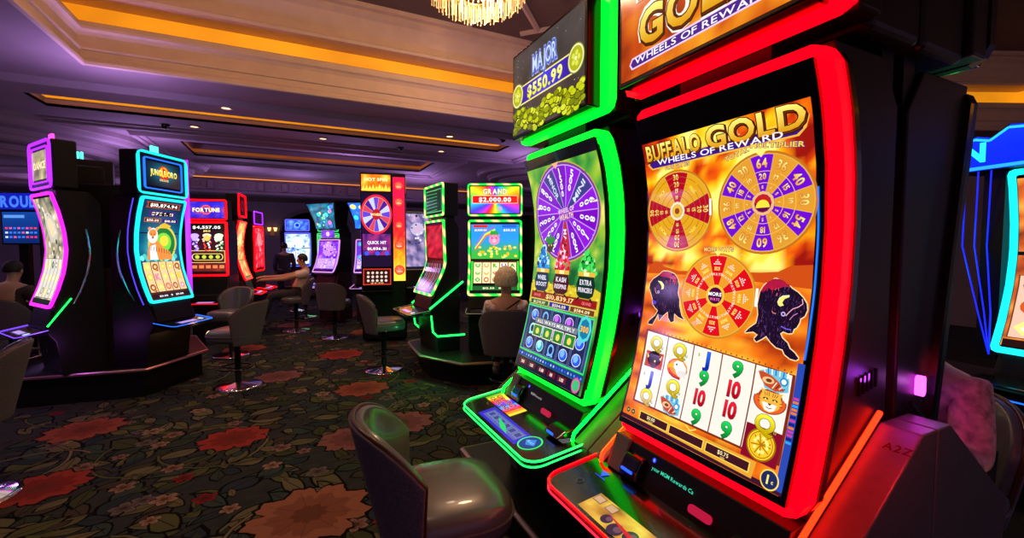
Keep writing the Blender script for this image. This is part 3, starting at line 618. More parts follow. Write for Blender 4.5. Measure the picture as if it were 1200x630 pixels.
    a.disc(.26, 1.0, .032, (220, 80, 160), 8.5, 16); a.disc(.26, 1.0, .024, (60, 190, 120), 9, 16)
    return a.build('main_display', t)
def green_topper(t):
    a = Art(plane_fn(0, 0, 2.165))
    a.grid(-.32, .015, .32, .42, 18, 12, lambda x, z: mix((52, 48, 46), (84, 76, 72), nz(x, z, 6)), 0)
    for k in range(60):
        x, z = random.uniform(-.3, .3), random.uniform(.1, .41); a.disc(x, z, .0018, (230, 225, 180), 1, 5)
    a.text('MAJOR', 0, .318, .085, (70, 90, 190), 4, fit=.23, bold=.07, out=(150, 170, 240), ow=.11); a.text('MAJOR', 0, .318, .075, (195, 215, 250), 6, fit=.215, bold=.01)
    a.rect(-.25, .155, .25, .25, (235, 225, 120), 3); a.grid(-.25, .162, .25, .243, 12, 1, lambda x, z: mix((70, 60, 235), (40, 10, 120), abs(x)*3.4), 3.6)
    a.text('$550.99', 0, .202, .056, (225, 225, 60), 7, fit=.32, bold=.04, out=(90, 90, 10), ow=.07, top=(255, 255, 170))
    for k in range(150):
        x = random.uniform(-.31, .31); z = random.uniform(.02, .115) + .02*math.sin(x*20)
        c = random.choice([(150, 160, 10), (190, 200, 20), (215, 220, 50), (120, 130, 10)])
        a.disc(x, z, .024, (60, 65, 5), 4 + k*.02, 12, ry=.016); a.disc(x, z+.002, .021, c, 4.01 + k*.02, 12, ry=.013)
    for x in (-.265, .265):
        a.disc(x, .21, .062, (120, 120, 20), 8); a.disc(x, .21, .057, (235, 235, 170), 8.4); a.disc(x, .21, .049, (170, 175, 20), 8.8)
        for k in range(5): t_ = k*1.256; a.disc(x+.022*math.cos(t_), .21+.022*math.sin(t_), .012, (215, 220, 80), 9.2, 8)
        a.disc(x, .21, .009, (250, 250, 190), 9.6, 8)
    return a.build('topper_display', t)
def green_deck(t, fn):
    a = Art(fn)
    for k in range(12):
        a.rect(-.35+k*.025, .13, -.325+k*.025, .225, [(120, 200, 30), (230, 220, 30), (250, 130, 20), (240, 40, 40), (220, 40, 160), (120, 50, 230), (50, 80, 240), (60, 170, 240), (220, 90, 200), (240, 60, 60), (240, 150, 40), (250, 220, 60)][k], 1)
    a.text('GRAND', -.22, .195, .03, (190, 30, 30), 4, fit=.20, bold=.05, out=(250, 220, 160)); a.text('CASHLAND', -.22, .155, .022, (120, 20, 20), 4, fit=.2, bold=.04, out=(250, 220, 160))
    a.rect(-.2, .025, .20, .12, (50, 45, 190), 1); a.rect(-.17, .04, .17, .105, (90, 100, 170), 2)
    for k in range(6): a.rect(-.155+k*.055, .055, -.112+k*.055, .095, (120, 130, 190), 3); a.rect(-.15+k*.055, .06, -.117+k*.055, .09, (60, 70, 130), 3.4)
    a.poly([(-.08, .085), (.02, .045), (.10, .04), (.03, .07)], (40, 210, 110), 5)
    a.ring(.235, .085, .048, .055, (60, 240, 120), 3); a.disc(.235, .085, .046, (20, 60, 130), 3); a.poly([(.20, .085), (.235, .118), (.27, .085), (.235, .062)], (50, 130, 220), 4); a.text('PLAY', .235, .088, .013, (150, 230, 255), 5)
    for k in range(4): a.line([(.29+k*.01, .19), (.31+k*.01, .235)], .004, (120, 120, 120), 2)
    a.build('deck_display', t)

# ------------------------------------------------------------------ the room
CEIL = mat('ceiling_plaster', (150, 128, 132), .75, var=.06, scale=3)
TAN = mat('cornice_plaster', (204, 178, 154), .7, var=.06, scale=5)
COVE = mat('cove_glow', (200, 140, 40), .6, emit=(238, 152, 20), es=.80, var=.28, scale=1.1)
WALL = mat('wall_paint', (128, 112, 118), .8, var=.08, scale=2)
carpet = mat('carpet_ground', (26, 27, 24), .97, var=.5, scale=9, bump=.4)
struct(MB().box(-12, 12, -4, 20, -.1, 0).build('floor', carpet))
# woven pattern of the carpet: leaves, vines and flowers
a = Art(lambda x, y, L: Vector((x, y, .0008 + L*.0004)))
def leaf(cx, cy, ln, wd, th, col, L):
    pts = []
    for s in (1, -1):
        for k in range(6):
            t = k/5 if s == 1 else 1-k/5
            if s == -1 and k in (0, 5): continue
            x = (t-.5)*ln; y = s*wd*math.sin(PI*t)**.8*(1-.35*t) + .15*wd*math.sin(2*PI*t)
            pts.append((cx + x*math.cos(th)-y*math.sin(th), cy + x*math.sin(th)+y*math.cos(th)))
    q = [(cx+(x-cx)*1.22, cy+(y-cy)*1.22) for x, y in pts]
    a.poly(q, (8, 8, 9), L); a.poly(pts, col, L+.12)
    a.line([(cx-math.cos(th)*ln*.4, cy-math.sin(th)*ln*.4), (cx+math.cos(th)*ln*.4, cy+math.sin(th)*ln*.4)], ln*.03, mix(col, (10, 10, 10), .5), L+.2)
greens = [(58, 62, 38), (76, 76, 46), (48, 58, 46), (40, 48, 56), (88, 84, 58), (62, 54, 44), (50, 62, 58), (96, 88, 64)]
rg = random.Random(4)
for k in range(6200):
    y = 1.2 + 12.5*rg.random()**1.45; x = rg.uniform(-1, 1)*(2.5 + y*.45) + y*.12
    ln = rg.uniform(.10, .30); leaf(x, y, ln, ln*rg.uniform(.2, .38), rg.random()*6.28, rg.choice(greens), rg.random()*1.5)
for k in range(70):
    x, y, th = rg.uniform(-4, 4), rg.uniform(1.5, 11), rg.random()*6.28; P = []
    for i in range(14): P.append((x, y)); x += .09*math.cos(th); y += .09*math.sin(th); th += rg.uniform(.05, .35)*(1 if k % 2 else -1)
    a.line(P, .030, (10, 10, 10), 1.9); a.line(P, .018, rg.choice([(92, 88, 62), (78, 80, 50), (110, 96, 74)]), 2.05)
def blossom(x, y, r, cols, n, L, lob=.35, th0=0):
    for q, c, dl in ((1.07, (12, 8, 8), 0), (1, cols[0], .15), (.68, cols[1], .3), (.3, cols[2], .45)):
        P = []
        for k in range(n*8):
            t = 2*PI*k/(n*8); rr = r*q*(1-lob + lob*abs(math.cos(t*n/2))**.7 + .05*math.sin(t*n*2.5)); P.append((x + rr*math.cos(t+th0), y + rr*math.sin(t+th0)*.9))
        a.poly(P, c, L+dl)
    for k in range(n): t = th0 + 2*PI*k/n; a.line([(x, y), (x+r*.85*math.cos(t), y+r*.76*math.sin(t))], r*.012, mix(cols[0], (20, 10, 10), .35), L+.5)
rust = [(138, 68, 54), (124, 56, 46), (104, 50, 40)]; red = [(140, 50, 40), (120, 40, 34), (104, 46, 34)]; pk = [(122, 76, 72), (108, 62, 62), (88, 60, 46)]
big = [(-1.67, 5.06, .34, rust), (-.48, 4.28, .30, red), (.66, 5.16, .34, rust), (.6, 6.94, .36, red), (.84, 3.99, .34, pk), (.05, 2.85, .40, [(140, 88, 68), (122, 72, 56), (100, 58, 44)]), (.4, 3.85, .30, pk), (-1.54, 3.95, .30, red), (-.72, 8.0, .35, rust), (1.2, 8.6, .35, rust), (0, 10, .4, pk), (1.3, 11, .4, red), (-1.2, 2.6, .34, rust), (2.2, 6.4, .3, pk), (-3, 4.2, .34, pk), (.2, 12.6, .4, rust), (-.2, 6.1, .32, pk), (1.7, 3.2, .3, rust)]
for x, y, r, c in big: blossom(x, y, r*.88, c, 9, 2.5 + rg.random()*.3, .24, rg.random())
for k in range(380):
    y = 1.6 + 10*rg.random()**1.3; x = rg.uniform(-1, 1)*(2.3 + y*.4) + y*.12
    blossom(x, y, rg.uniform(.05, .085), rg.choice([[(128, 96, 84), (104, 70, 66), (60, 40, 30)], [(140, 110, 92), (120, 84, 70), (70, 50, 30)], [(120, 30, 34), (96, 24, 28), (60, 30, 20)], [(96, 84, 82), (80, 66, 66), (50, 40, 36)]]), 5, 2.1 + rg.random()*.3, .5, rg.random())
pt = a.build('floor_pattern', None, PRINT); pt.parent = bpy.data.objects['floor']; pt['kind'] = 'structure'

def holed_plate(name, outer, holes, z, m, th=.04):
    loops = [[Vector((x, y, 0)) for x, y in outer]] + [[Vector((x, y, 0)) for x, y in h] for h in holes]
    flat = [p for l in loops for p in l]; tri = tessellate_polygon(loops)
    me = bpy.data.meshes.new(name); me.from_pydata([(p.x, p.y, z) for p in flat], [], tri); me.materials.append(m)
    o = bpy.data.objects.new(name, me); C.objects.link(o); sd = o.modifiers.new('s', 'SOLIDIFY'); sd.thickness = th; sd.offset = 0
    return struct(o)
def offset_poly(P, d):       # P counter-clockwise, outward by d
    out = []; n = len(P)
    for i in range(n):
        p0, p1, p2 = Vector(P[i-1]), Vector(P[i]), Vector(P[(i+1) % n])
        n1 = Vector(((p1-p0).y, -(p1-p0).x)).normalized(); n2 = Vector(((p2-p1).y, -(p2-p1).x)).normalized()
        b = (n1+n2); b = b / max(.3, b.length_squared) * 2 if b.length > 1e-6 else n1
        q = p1 + (n1+n2)/(1+n1.dot(n2))*d; out.append((q.x, q.y))
    return out
def sweep_ring(name, P, prof, m, kind=True, par=None):
    rings = [[(x, y, z) for x, y in offset_poly(P, d)] for d, z in prof]
    o = MB().loft(rings, cap=False).build(name, m, par); 
    if kind: struct(o)
    return o
Z = 3.6
T1 = [(-2.05, -3.5), (11.5, -3.5), (11.5, 3.1), (9.3, 4.1), (4.35, 5.3), (3.7, 6.6), (-2.05, 6.6)]
T2 = [(-3.12, 8.1), (3.95, 8.1), (3.95, 8.72), (-3.12, 8.72)]
T3 = [(-1.9, 10.5), (3.1, 10.5), (3.1, 12.0), (-1.9, 12.0)]
holed_plate('ceiling', [(-12, -4), (12, -4), (12, 15), (-12, 15)], [T1, T2, T3], Z+.02, CEIL)
sweep_ring('trim_1', T1, [(0, Z), (-.035, Z+.005), (-.035, Z+.04), (-.01, Z+.05), (-.01, Z+.07), (.02, Z+.10), (.02, Z+.17), (.0, Z+.18), (.0, Z+.20), (.03, Z+.21), (.045, Z+.34), (.02, Z+.38), (-.01, Z+.40), (-.01, Z+.43), (.01, Z+.44), (.01, Z+.48), (.04, Z+.50), (.32, Z+.50)], TAN)
sweep_ring('trim_2', T1, [(.32, Z+.45), (.34, Z+.95)], COVE)
sweep_ring('trim_3', T1, [(.34, Z+.78), (-.02, Z+.78), (-.03, Z+.82), (.0, Z+.84), (.03, Z+.95), (-.02, Z+1.03), (-.08, Z+1.12), (-.15, Z+1.17), (-.15, Z+1.20), (-.22, Z+1.21), (-.24, Z+1.27)], TAN)
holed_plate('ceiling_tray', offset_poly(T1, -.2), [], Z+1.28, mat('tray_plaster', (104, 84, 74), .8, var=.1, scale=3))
sweep_ring('trim_4', T2, [(0, Z), (0, Z+.04), (.03, Z+.05), (.03, Z+.10), (.0, Z+.12), (.25, Z+.12)], TAN)
sweep_ring('trim_5', T2, [(.25, Z+.12), (.26, Z+.5)], COVE)
holed_plate('ceiling_upper', offset_poly(T2, .3), [], Z+.5, CEIL)
COVED = mat('cove_dim', (150, 90, 40), .6, emit=(190, 98, 24), es=.40, var=.25, scale=1.4)
sweep_ring('trim_6', T3, [(0, Z), (0, Z+.05), (.02, Z+.07), (.02, Z+.075), (.06, Z+.09)], TAN)
sweep_ring('trim_7', T3, [(.06, Z+.09), (.06, Z+.16)], COVED)
sweep_ring('trim_8', T3, [(.06, Z+.16), (.02, Z+.17), (.02, Z+.26), (.05, Z+.28), (.05, Z+.75)], CEIL)
holed_plate('ceiling_far_tray', offset_poly(T3, .1), [], Z+.75, CEIL)
# lower cornice belts around soffits
for nm, P in (('trim_9', offset_poly(T2, .75)), ('trim_10', offset_poly(T3, .55))):
    sweep_ring(nm, P, [(-.10, Z), (-.09, Z-.03), (-.03, Z-.04), (-.02, Z-.07), (.04, Z-.08), (.06, Z-.05), (.09, Z)], CEIL)
# bulkhead and far soffit
g = MB(); g.prism([(15, Z), (15, Z-.07), (15.1, Z-.08), (15.1, Z-.1), (15.14, Z-.12), (15.14, 3.22), (15.05, 3.19), (15.05, 3.12), (15.2, 3.08), (18, 3.08), (18, Z)], -12, 12)
struct(g.build('wall_bulkhead', WALL))
struct(MB().box(-9, 6, 14.955, 14.985, Z-.075, Z-.055).build('trim_11', ORG))
g = MB()
for k in range(15):
    x = -4.6 + k*.62
    g.box(x, x+.14, 15.06, 15.15, 3.24, 3.47); g.ell((x+.37, 15.13, 3.36), (.07, .03, .06), 10, 6)
struct(g.build('trim_12', WALL))
# far wall with arches
def arch_wall(name, y, x0, x1, H, arches, m):
    outer = [(x0, 0), (x1, 0), (x1, H), (x0, H)]; holes = []
    for cx, hw, sp, rise in arches:
        holes.append([(cx-hw, .02), (cx+hw, .02)] + [(cx + hw*math.cos(PI*k/16), sp + rise*math.sin(PI*k/16)) for k in range(17)])
    loops = [[Vector((x, z, 0)) for x, z in l] for l in [outer]+holes]; flat = [p for l in loops for p in l]
    me = bpy.data.meshes.new(name); me.from_pydata([(p.x, y, p.y) for p in flat], [], tessellate_polygon(loops)); me.materials.append(m)
    o = bpy.data.objects.new(name, me); C.objects.link(o); sd = o.modifiers.new('s', 'SOLIDIFY'); sd.thickness = .3; sd.offset = 0; struct(o)
    g = MB()
    for h in holes: g.tube([(x, y-.16, z) for x, z in h[2:]], .07, 8)
    struct(g.build('trim_13', mat('arch_moulding', (112, 104, 100), .6)))
arch_wall('wall_back', 17.2, -12, 12, 3.1, [(.75, 1.15, 2.1, .75), (-2.6, .95, 1.9, .75), (4.6, 1.3, 2.1, .7)], WALL)
struct(MB().box(-12, 12, 19.9, 20.1, 0, 3.1).build('wall_alcove', mat('alcove_wall', (90, 74, 60), .8)))
struct(MB().box(-12, 12, 17, 20.2, 3.08, 3.14).build('ceiling_alcove', CEIL))
struct(MB().box(-12.2, -12, -4, 20, 0, Z).build('wall_left', WALL))
struct(MB().box(12, 12.2, -4, 20, 0, 5).build('wall_right', WALL))
# tiered oval drops of the ceiling at the left
def tiers(name, cx, cy, rx, ry, rot, zt, n=3, dr=.34, dz=.11):
    g = MB(); prof = []
    for k in range(n):
        r = -k*dr; z = zt - k*dz
        prof += [(r, z), (r, z-dz*.45), (r-.03, z-dz*.5), (r-.05, z-dz*.85), (r-.09, z-dz)]
    prof += [(-n*dr-.1, zt-n*dz), (-n*dr-.16, zt-n*dz+.06), (-n*dr-.6, zt-n*dz+.06)]
    rings = []
    for d, z in prof:
        rings.append([(cx + (rx+d)*math.cos(2*PI*k/64)*math.cos(rot) - (ry+d)*math.sin(2*PI*k/64)*math.sin(rot), cy + (rx+d)*math.cos(2*PI*k/64)*math.sin(rot) + (ry+d)*math.sin(2*PI*k/64)*math.cos(rot), z) for k in range(64)])
    struct(g.loft(rings, cap=True).build(name, mat('drop_plaster', (158, 136, 140), .6, var=.05, scale=4), smooth=False))
tiers('trim_14', -7.2, 10.6, 4.7, 2.6, R(8), Z, 3, .40, .19)
tiers('trim_15', -4.3, 13.0, 2.5, 1.5, R(5), Z, 3, .3, .17)
tiers('trim_16', 7.4, 10.6, 3.0, 2.2, R(-10), Z, 3, .3, .11)
# tray ceiling ribs
g = MB()
for (x0, y0, x1, y1) in ((1.2, 5.9, 3.4, 4.0), (3.4, 6.0, 1.0, 3.6), (2.4, 6.3, 2.4, 3.2), (-2, 4.9, 8, 4.9), (4.4, 4.9, 3.2, 6.2), (-.2, 6.2, 1.2, 4.4)):
    g.tube([(x0, y0, Z+1.26), (x1, y1, Z+1.26)], .05, 6)
struct(g.build('trim_17', TAN))

# ------------------------------------------------------------------ ceiling fittings
dl = thing('ceiling_light', 'x', 'ceiling light')
MB().lathe([(.085, 0), (.085, -.012), (.062, -.016), (.06, 0)], 20).build('trim_ring', mat('light_trim', (170, 150, 130), .4), dl)
MB().lathe([(.058, -.004), (.058, -.006), (.001, -.0065)], 16).build('lens', led('lamp_warm', (255, 205, 150), 3.2), dl)
DL = [(-.83, 7.69, 'round downlight alone on the soffit before the orange strip, left part'), (-1.44, 9.10, 'round downlight behind the orange strip above the cyan lit machine'), (.54, 9.05, 'round downlight behind the orange strip near its middle'), (2.6, 7.85, 'round downlight on the soffit before the right end of the orange strip'), (2.84, 9.15, 'round downlight behind the right end of the orange strip'), (-4.9, 8.4, 'round downlight far left on the purple ceiling')]
for i, (x, y, lb) in enumerate(DL):
    o = dl if i == 0 else dup(dl, lb, (x, y, Z), 0, 'recessed ceiling downlights')
    if i == 0: o.location = (x, y, Z); o['label'] = lb; o['group'] = 'recessed ceiling downlights'
    lamp('down_spot', 'SPOT', (x, y, Z-.03), 60, (1, .72, .5), .05, angle=R(105))
for (x, y) in ((0.3, 2.6), (-1.2, 4.2), (1.6, 4.6), (-3.4, 3.2), (1.2, 13.5)): lamp('down_spot', 'SPOT', (x, y, Z), 26, (1, .70, .5), .08, angle=R(120))  # extra spots added for floor brightness, no fixtures above them
cd = thing('security_camera', 'small black dome camera on the soffit above the purple lit machine', 'security camera', (-1.86, 9.2, Z), group='dome cameras on the ceiling')
MB().lathe([(.06, 0), (.06, -.02), (.045, -.05), (.02, -.07), (.002, -.074)], 14).build('dome', BLK, cd, True); MB().lathe([(.075, .0), (.075, -.012), (.06, -.014)], 14).build('mount', BLM, cd)
dup(cd, 'small black dome camera on the soffit beside the tall green and black sign', (3.55, 7.6, Z), 0); dup(cd, 'small black dome camera behind the orange strip above the wheel tower', (2.0, 9.2, Z), 0)
def chandelier(loc, label, r, drop, tiers_):
    t = thing('chandelier', label, 'chandelier', loc)
    g = MB(); rods = 0
    for q, dz in tiers_:
        n = int(64*q)
        for k in range(n):
            th = 2*PI*(k+.5*(q*10 % 2))/n; x, y = r*q*math.cos(th), r*q*math.sin(th)
            l = .17 + .03*math.sin(k*2.1); g.tube([(x, y, -dz-l), (x, y, -dz)], [.004, .008], 4); g.ell((x, y, -dz-l-.012), (.009, .009, .014), 5, 4)
    cr = g.build('crystal_rods', mat('crystal', (235, 200, 160), .08, .0, emit=(255, 185, 110), es=.42, coat=1), t); cr['kind'] = 'stuff'
    g = MB()
    for q, dz in tiers_: g.tube([(r*q*math.cos(2*PI*k/32), r*q*math.sin(2*PI*k/32), -dz+.005) for k in range(32)], .012, 6, True)
    g.build('ring_frame', mat('brass', (190, 140, 70), .3, 1), t)
    MB().lathe([(.03, -.05), (.03, drop), (.16, drop), (.16, drop+.03)], 14).build('stem', mat('brass'), t)
    g = MB()
    for k in range(7): g.ell((r*.45*math.cos(k*.9), r*.45*math.sin(k*.9), -.06), (.035, .035, .05), 8, 6)
    g.build('bulbs', led('bulb', (255, 180, 100), 5), t)
    return t
chandelier((1.97, 4.92, 4.66), 'large round crystal chandelier hanging in the tan ceiling tray', .56, .20, [(1, 0), (.86, .06), (.7, .11), (.52, .15), (.34, .18)])
chandelier((6.1, 7.2, 3.12), 'distant crystal chandelier seen between the green and red framed machines', .6, .46, [(1, 0), (.8, .08), (.55, .14), (.3, .18)])
sc_ = thing('wall_sconce', 'lit two lamp wall sconce on the far wall beside the arch', 'wall light', (-.62, 17.02, 2.1), group='sconces on the far wall')
MB().box(-.06, .06, -.03, 0, -.15, .15).build('back_plate', mat('brass'), sc_)
for q in (-1, 1): MB().lathe([(.03, 0), (.06, .12), (.055, .12)], 10, q*.09, -.09).build('lamp_shade', led('sconce', (255, 200, 130), 2), sc_)
dup(sc_, 'lit two lamp wall sconce on the far wall behind the red machines', (-1.55, 17.02, 2.25), 0)

# ------------------------------------------------------------------ machine banks
def plinth(name, label, P, z, edge, m=BLM, inset=.12):
    t = thing(name, label, 'machine base', (0, 0, 0))
    MB().prism(offset_poly(P, -inset), 0.0, z-.03, 'z').build('kick_base', m, t)
    MB().prism(P, z-.03, z, 'z').build('plinth_top', BLM, t)
    q = offset_poly(P, .004)
    MB().tube([(x, y, z-.014) for x, y in q], .018, 6, True).build('edge_trim', edge, t)
    return t
SIL = mat('champagne_edge', (185, 160, 135), .3, .7)
pb = plinth('machine_plinth', 'dark shared base with pale metal edge under the green and red curved machines', [(.93, 2.58), (.93, .30), (2.14, .30), (2.14, 2.58)], .335, SIL)
cc = thing('core_cabinet', 'narrow black cabinet spine between the back to back curved machines', 'cabinet', (0, 0, 0)); MB().box(1.495, 1.54, .66, 2.2, .336, 2.0).build('spine_panel', BLM, cc, bevel=.006)

t, fn = arc_machine('slot_machine', 'large curved slot machine with red light frame and Buffalo Gold wheels screen', (1.07, .965, 0), -90, RED, REDL)
buffalo_art(t); buffalo_topper(t); buffalo_deck(t, fn); console_bits(t, 'your MGM Rewards Ca', (60, 210, 170))
t2 = bpy.data.objects['slot_machine']
t, fn = arc_machine('slot_machine', 'curved slot machine with green light frame, purple number wheel and $550.99 topper', (1.07, 1.83, 0), -90, GRN, GRN2)
green_art(t); green_topper(t); green_deck(t, fn); console_bits(t, 'MGM Rewards', (150, 150, 150))
g = MB()
for k in range(5): g.box(.322, .332, .25+k*.020, .258+k*.020, 1.25+k*.004, 1.30+k*.004)
g.build('side_vent', BLK, t)
lamp('side_glow', 'POINT', (1.40, 1.47, 1.30), .25, (.5, .05, 1), .02)
# label on the end wedge of the red machine
lb = Art(plane_fn(.345, -.05, .80, (1, 0, 0), (0, .42, .315), (0, -.315, .42))); lb.text('A2Z', .055, .46, .022, (70, 10, 10), 3); lb.build('asset_label', t2, PRINT)
# machine standing back to back with the red one
P_BACK = [(.93, .17), (2.12, -.03)]
t, fn = arc_machine('slot_machine', 'black back and side of the machine standing behind the red framed one', (1.965, .965, 0), 90, BLM, led('line_magenta', (225, 50, 220), 2), P_BACK, led('line_amber', (255, 190, 60), 2), -.19)
for c in list(t.children):
    if c.name.startswith(('light_frame', 'topper_light_frame', 'wedge_light')): c.data.materials[0] = BLM
a = Art(surf(P_BACK), .03); a.grid(-.29, .98, .29, 1.97, 10, 16, lambda x, z: ramp([(0, (30, 20, 120)), (.5, (150, 40, 200)), (1, (240, 160, 60))], nz(x, z, 7, 9)), 0)
a.wheel(0, 1.7, .2, 12, [(160, 20, 60), (220, 150, 40)], 2); a.build('main_display', t)
MB().prism(rounded(.285, .312, 1.155, 1.215, .012), -.342, -.322, 'x').build('side_lamp', led('side_lamp', (255, 60, 255), 6), t)
g = MB()
for k in range(5): g.box(.322, .332, .27+k*.020, .278+k*.020, 1.20+k*.004, 1.25+k*.004)
g.build('side_vent', BLK, t2)
lamp('side_glow', 'POINT', (1.42, .60, 1.24), .22, (.5, .05, 1), .02)
lamp('side_glow', 'POINT', (1.665, .60, 1.19), .10, (.8, .2, 1), .01)
t, fn = arc_machine('slot_machine', 'black back of the machine standing behind the green framed one', (1.965, 1.83, 0), 90, BLM, BLM, P_BACK)
a = Art(surf(P_BACK), .03); a.grid(-.29, .98, .29, 1.97, 6, 10, lambda x, z: ramp([(0, (20, 60, 120)), (1, (60, 200, 160))], nz(x, z, 7, 9)), 0); a.build('main_display', t)

# ---------- generic slimmer machine
def machine(label, loc, rz, prof, hw, zb, zt, mainled, art, lw=.022, ld=.02, topper=None, deck=(-.24, .74, .78), deckled=None, depth=.42, cab=DRK, candle=None, group=None, z0=.01, topart=None):
    t = thing('slot_machine', label, 'slot machine', loc, rz, group)
    upper_housing(t, prof, hw+lw*.5, zb-.06, zt+.05, .04, depth)
    curved_panel('screen_glass', t, prof, -hw, hw, zb, zt, 0, .035, BLK, 14)
    light_ring('light_frame', t, prof, hw, lw, zb, zt, -.006, ld, mainled, cut=.02, n=14)
    lower_cabinet(t, hw+.02, zb-.03, depth, cab, z0)
    fn = make_deck(t, hw+.03, deck[0], -.02, deck[1], deck[2], deckled or mainled, .04, .05, False)
    MB().prism([(-.04, deck[2]), (.02, zb-.02), (.07, zb-.02), (.07, deck[2])], -hw+.01, hw-.01).build('console_panel', BLM, t, bevel=.004)
    d = Art(fn); d.rect(-hw*.5, .05, hw*.5, .12, (70, 60, 150), 1); d.rect(-hw*.42, .06, hw*.42, .11, (180, 150, 220), 2); d.build('deck_display', t); d = Art(fn); d.disc(hw*.75, .09, .028, (200, 230, 255), 2); d.build('play_button', t)
    m = Art(surf(prof), .05); art(m, hw, zb, zt); m.build('main_display', t, SCREENB)
    if topper:
        th, tw, ta, tled, inner = topper['h'], topper.get('w', hw+.02), topper['art'], topper['led'], topper.get('inner')
        tz = topper.get('z', zt+.09); y0 = topper.get('y', interp(prof, zt)) 
        MB().box(-tw, tw, y0+.012, y0+.2, tz, tz+th).build('topper_cabinet', BLM, t, bevel=.015)
        fl = [(0, y0), (9, y0)]
        light_ring('topper_light_frame', t, fl, tw-.02, .022, tz+.02, tz+th-.02, -.008, .012, tled, cut=topper.get('cut', .02), n=2)
        if inner: light_ring('topper_inner_frame', t, fl, tw-.09, .012, tz+.07, tz+th-.07, -.006, .012, inner, cut=.015, n=2)
        MB().box(-tw*.6, tw*.6, y0+.04, y0+.2, zt, tz+.02).build('topper_neck', BLM, t)
        q = Art(plane_fn(0, y0+.004, tz)); k = .095 if inner else .035; ta(q, tw-k, k, th-k); q.build('topper_display', t, SCREENB)
        if candle:
            top = tz+th
            g = MB()
            for q_ in (-.028, 0, .028): g.lathe([(.014, top+.012), (.014, top+.085), (.010, top+.095)], 8, q_*1.3, y0+.1)
            cn = g.build('signal_candle', candle, t); MB().box(-.05, .05, y0+.06, y0+.14, top, top+.012).build('candle_base', BLM, cn)
    return t
def symbols(m, x0, x1, z0, z1, nx, nz_, bgc, cols, L=4, r=.36):
    m.rect(x0, z0, x1, z1, (90, 50, 30), L-1)
    w_, h_ = (x1-x0)/nx, (z1-z0)/nz_
    for i in range(nx):
        m.rect(x0+i*w_+w_*.05, z0+.004, x0+(i+1)*w_-w_*.05, z1-.004, bgc, L)
        for j in range(nz_):
            cx, cz = x0+(i+.5)*w_, z0+(j+.5)*h_; c = random.choice(cols); k = random.randrange(4)
            if k == 0: m.disc(cx, cz, min(w_, h_)*r, c, L+1, 12); m.disc(cx, cz, min(w_, h_)*r*.6, mix(c, (255, 255, 255), .5), L+1.5, 10)
            elif k == 1: m.text(random.choice('QKAJ'), cx, cz, h_*.6, c, L+1, bold=.05, out=(60, 30, 10))
            elif k == 2: m.poly([(cx-w_*r, cz), (cx, cz-h_*r), (cx+w_*r, cz), (cx, cz+h_*r)], c, L+1); m.disc(cx, cz, w_*.14, mix(c, (255, 255, 255), .6), L+1.5, 8)
            else: m.ring(cx, cz, w_*.16, w_*.3, c, L+1, 12); m.disc(cx, cz, w_*.1, (250, 240, 220), L+1.3, 8)
P_J = [(.95, -.03), (1.02, 0), (1.15, .05), (1.35, .105), (1.55, .13), (1.75, .12), (1.95, .085), (2.12, .04)]
